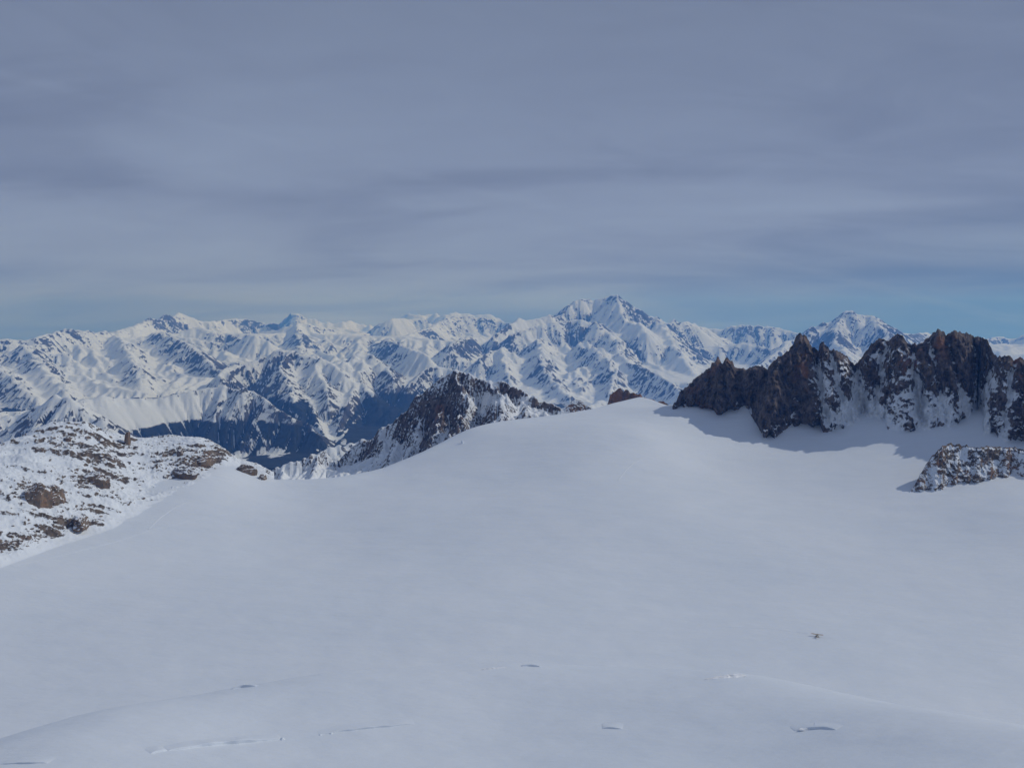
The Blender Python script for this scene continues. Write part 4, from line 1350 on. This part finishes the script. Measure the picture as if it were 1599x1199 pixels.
def foil(name, span0, span1, y0, chord0, chord1, z0, z1, thick, mat, parent, vertical=False):
    """wing panel from root to tip with a rounded nose and thin tail"""
    prof = [(0.0, 0.0), (0.06, 0.5), (0.3, 0.62), (0.7, 0.3), (1.0, 0.02), (0.7, -0.2), (0.3, -0.38), (0.06, -0.35)]
    V = []
    for s_, c, z in ((span0, chord0, z0), (span1, chord1, z1)):
        for a, b in prof:
            if vertical:
                V.append((b * thick, y0 - a * c, s_))
            else:
                V.append((s_, y0 - a * c, z + b * thick))
    n = len(prof)
    F = [(k, (k + 1) % n, n + (k + 1) % n, n + k) for k in range(n)] + [tuple(range(n)), tuple(range(2 * n - 1, n - 1, -1))]
    return poly_obj(name, V, F, mat, parent)


def bar(name, a, b, r, mat, parent):
    a = np.array(a, float); b = np.array(b, float)
    d = b - a; d /= np.linalg.norm(d)
    u = np.cross(d, (0.3, 0.5, 0.8)); u /= np.linalg.norm(u); v = np.cross(d, u)
    V = [p + r * (math.cos(t) * u + math.sin(t) * v) for p in (a, b) for t in np.arange(6) * math.pi / 3]
    F = [(k, (k + 1) % 6, 6 + (k + 1) % 6, 6 + k) for k in range(6)] + [tuple(range(5, -1, -1)), tuple(range(6, 12))]
    return poly_obj(name, V, F, mat, parent)


def aircraft():
    body = plain('aircraft_body_paint', (0.09, 0.065, 0.04), (0.13, 0.09, 0.05), 0.6, 0.35)
    wing = plain('aircraft_wing_paint', (0.34, 0.22, 0.06), (0.42, 0.27, 0.08), 0.5, 0.35)
    tip = plain('aircraft_tip_paint', (0.42, 0.17, 0.04), (0.48, 0.21, 0.06), 0.6, 0.35)
    dark = plain('aircraft_dark_metal', (0.03, 0.03, 0.032), (0.06, 0.06, 0.06), 1.5, 0.4)
    glass = plain('aircraft_glass', (0.02, 0.025, 0.03), (0.04, 0.05, 0.06), 0.5, 0.08)
    root = bpy.data.objects.new('aircraft', None)
    col.objects.link(root)
    fz = 1.55
    V, F = loft([(4.0, 0.12, 0.14, fz), (3.8, 0.36, 0.38, fz), (2.9, 0.52, 0.56, fz), (1.7, 0.60, 0.70, fz + 0.06), (1.2, 0.62, 0.88, fz + 0.24), (-1.4, 0.62, 0.88, fz + 0.24),
                 (-2.2, 0.55, 0.74, fz + 0.2), (-4.5, 0.34, 0.46, fz + 0.2), (-6.9, 0.12, 0.22, fz + 0.25)])
    fu = poly_obj('fuselage', V, F, body, root, True)
    V, F = loft([(1.75, 0.53, 0.05, fz + 0.82), (1.60, 0.58, 0.24, fz + 0.80), (1.15, 0.635, 0.30, fz + 0.86), (0.9, 0.635, 0.26, fz + 0.86)])
    poly_obj('windscreen', V, F, glass, fu, True)
    for sx in (-1, 1):
        w = foil('wing', sx * 0.3, sx * 6.0, 1.15, 1.95, 1.85, fz + 1.16, fz + 1.32, 0.30, wing, root)
        foil('wing_tip', sx * 6.003, sx * 7.0, 1.14, 1.85, 1.55, fz + 1.32, fz + 1.35, 0.28, tip, w)
        bar('wing_strut', (sx * 0.55, 0.6, fz - 0.3), (sx * 3.4, 0.55, fz + 1.2), 0.06, dark, root)
        foil('tailplane', sx * 0.08, sx * 2.9, -5.8, 1.35, 1.0, fz + 0.42, fz + 0.44, 0.14, wing, root)
        bar('landing_leg', (sx * 0.5, 0.9, fz - 0.45), (sx * 1.35, 1.0, 0.2), 0.08, dark, root)
        V, F = loft([(2.9, 0.14, 0.03, 0.42), (2.5, 0.2, 0.04, 0.2), (2.0, 0.22, 0.05, 0.09), (-0.6, 0.22, 0.05, 0.07), (-0.9, 0.16, 0.03, 0.08)], 8)
        V = V + np.array([sx * 1.35, 0, 0])
        poly_obj('ski', V, F, dark, root)
        for yy0 in (0.45, -0.75):
            V = np.array([(sx * 0.632, yy0 + 0.42, fz + 0.42), (sx * 0.632, yy0 - 0.42, fz + 0.42), (sx * 0.60, yy0 - 0.42, fz + 0.82), (sx * 0.60, yy0 + 0.42, fz + 0.82)])
            V = np.r_[V, V - np.array([sx * 0.06, 0, 0])]
            poly_obj('window', V, [(0, 1, 2, 3), (7, 6, 5, 4), (0, 4, 5, 1), (1, 5, 6, 2), (2, 6, 7, 3), (3, 7, 4, 0)], glass, fu)
    foil('fin', fz + 0.35, fz + 2.05, -5.4, 1.75, 0.95, 0, 0, 0.14, wing, root, vertical=True)
    pr = poly_obj('propeller', *loft([(4.35, 0.02, 0.02, fz), (4.2, 0.13, 0.13, fz), (4.0, 0.16, 0.16, fz)], 10), dark, root)
    for k in range(3):
        a = k * 2 * math.pi / 3 + 0.4
        bar('blade', (0.1 * math.cos(a), 4.12, fz + 0.1 * math.sin(a)), (1.25 * math.cos(a), 4.12, fz + 1.25 * math.sin(a)), 0.06, dark, pr)
    bar('tail_ski', (0, -6.4, fz + 0.05), (0, -6.6, 0.25), 0.07, dark, root)
    c = hit(1276, 993.5, glacier_z, 600, 1500, 3000)[0]
    e = 2.0
    gx = (glacier_z(c[0] + e, c[1]) - glacier_z(c[0] - e, c[1])) / (2 * e)
    gy = (glacier_z(c[0], c[1] + e) - glacier_z(c[0], c[1] - e)) / (2 * e)
    root.location = c + np.array([0, 0, 0.02])
    root.rotation_euler = (math.atan(gy), -math.atan(gx), rad(-26))
    tag(root, 'tiny dark high-winged aircraft on skis standing in the snow basin', 'aircraft')


aircraft()
print('objects', round(time.time() - T0, 1))

# ================================================================== air
def haze():
    m = bpy.data.materials.new('mountain_air')
    m.use_nodes = True
    nt = m.node_tree
    nt.nodes.clear()
    out = N(nt, 'ShaderNodeOutputMaterial')
    pv = N(nt, 'ShaderNodeVolumePrincipled')
    pv.inputs['Color'].default_value = (0.13, 0.37, 1.0, 1)
    pv.inputs['Absorption Color'].default_value = (1, 1, 1, 1)
    pv.inputs['Density'].default_value = HAZE_DENSITY
    pv.inputs['Anisotropy'].default_value = 0.0
    nt.links.new(pv.outputs[0], out.inputs['Volume'])
    x0, x1, y0, y1, z0, z1 = -45000, 45000, -3000, 60000, -3200, 1500
    V = np.array([(x, y, z) for z in (z0, z1) for y in (y0, y1) for x in (x0, x1)], float)
    F = np.array([(0, 2, 3, 1), (4, 5, 7, 6), (0, 1, 5, 4), (2, 6, 7, 3), (0, 4, 6, 2), (1, 3, 7, 5)])
    o = mesh_obj('haze', V, F, m, smooth=False)
    tag(o, 'thin blue mountain air over the whole view', 'haze', kind='stuff')


HAZE_DENSITY = 3.5e-5
haze()
print('done', round(time.time() - T0, 1))
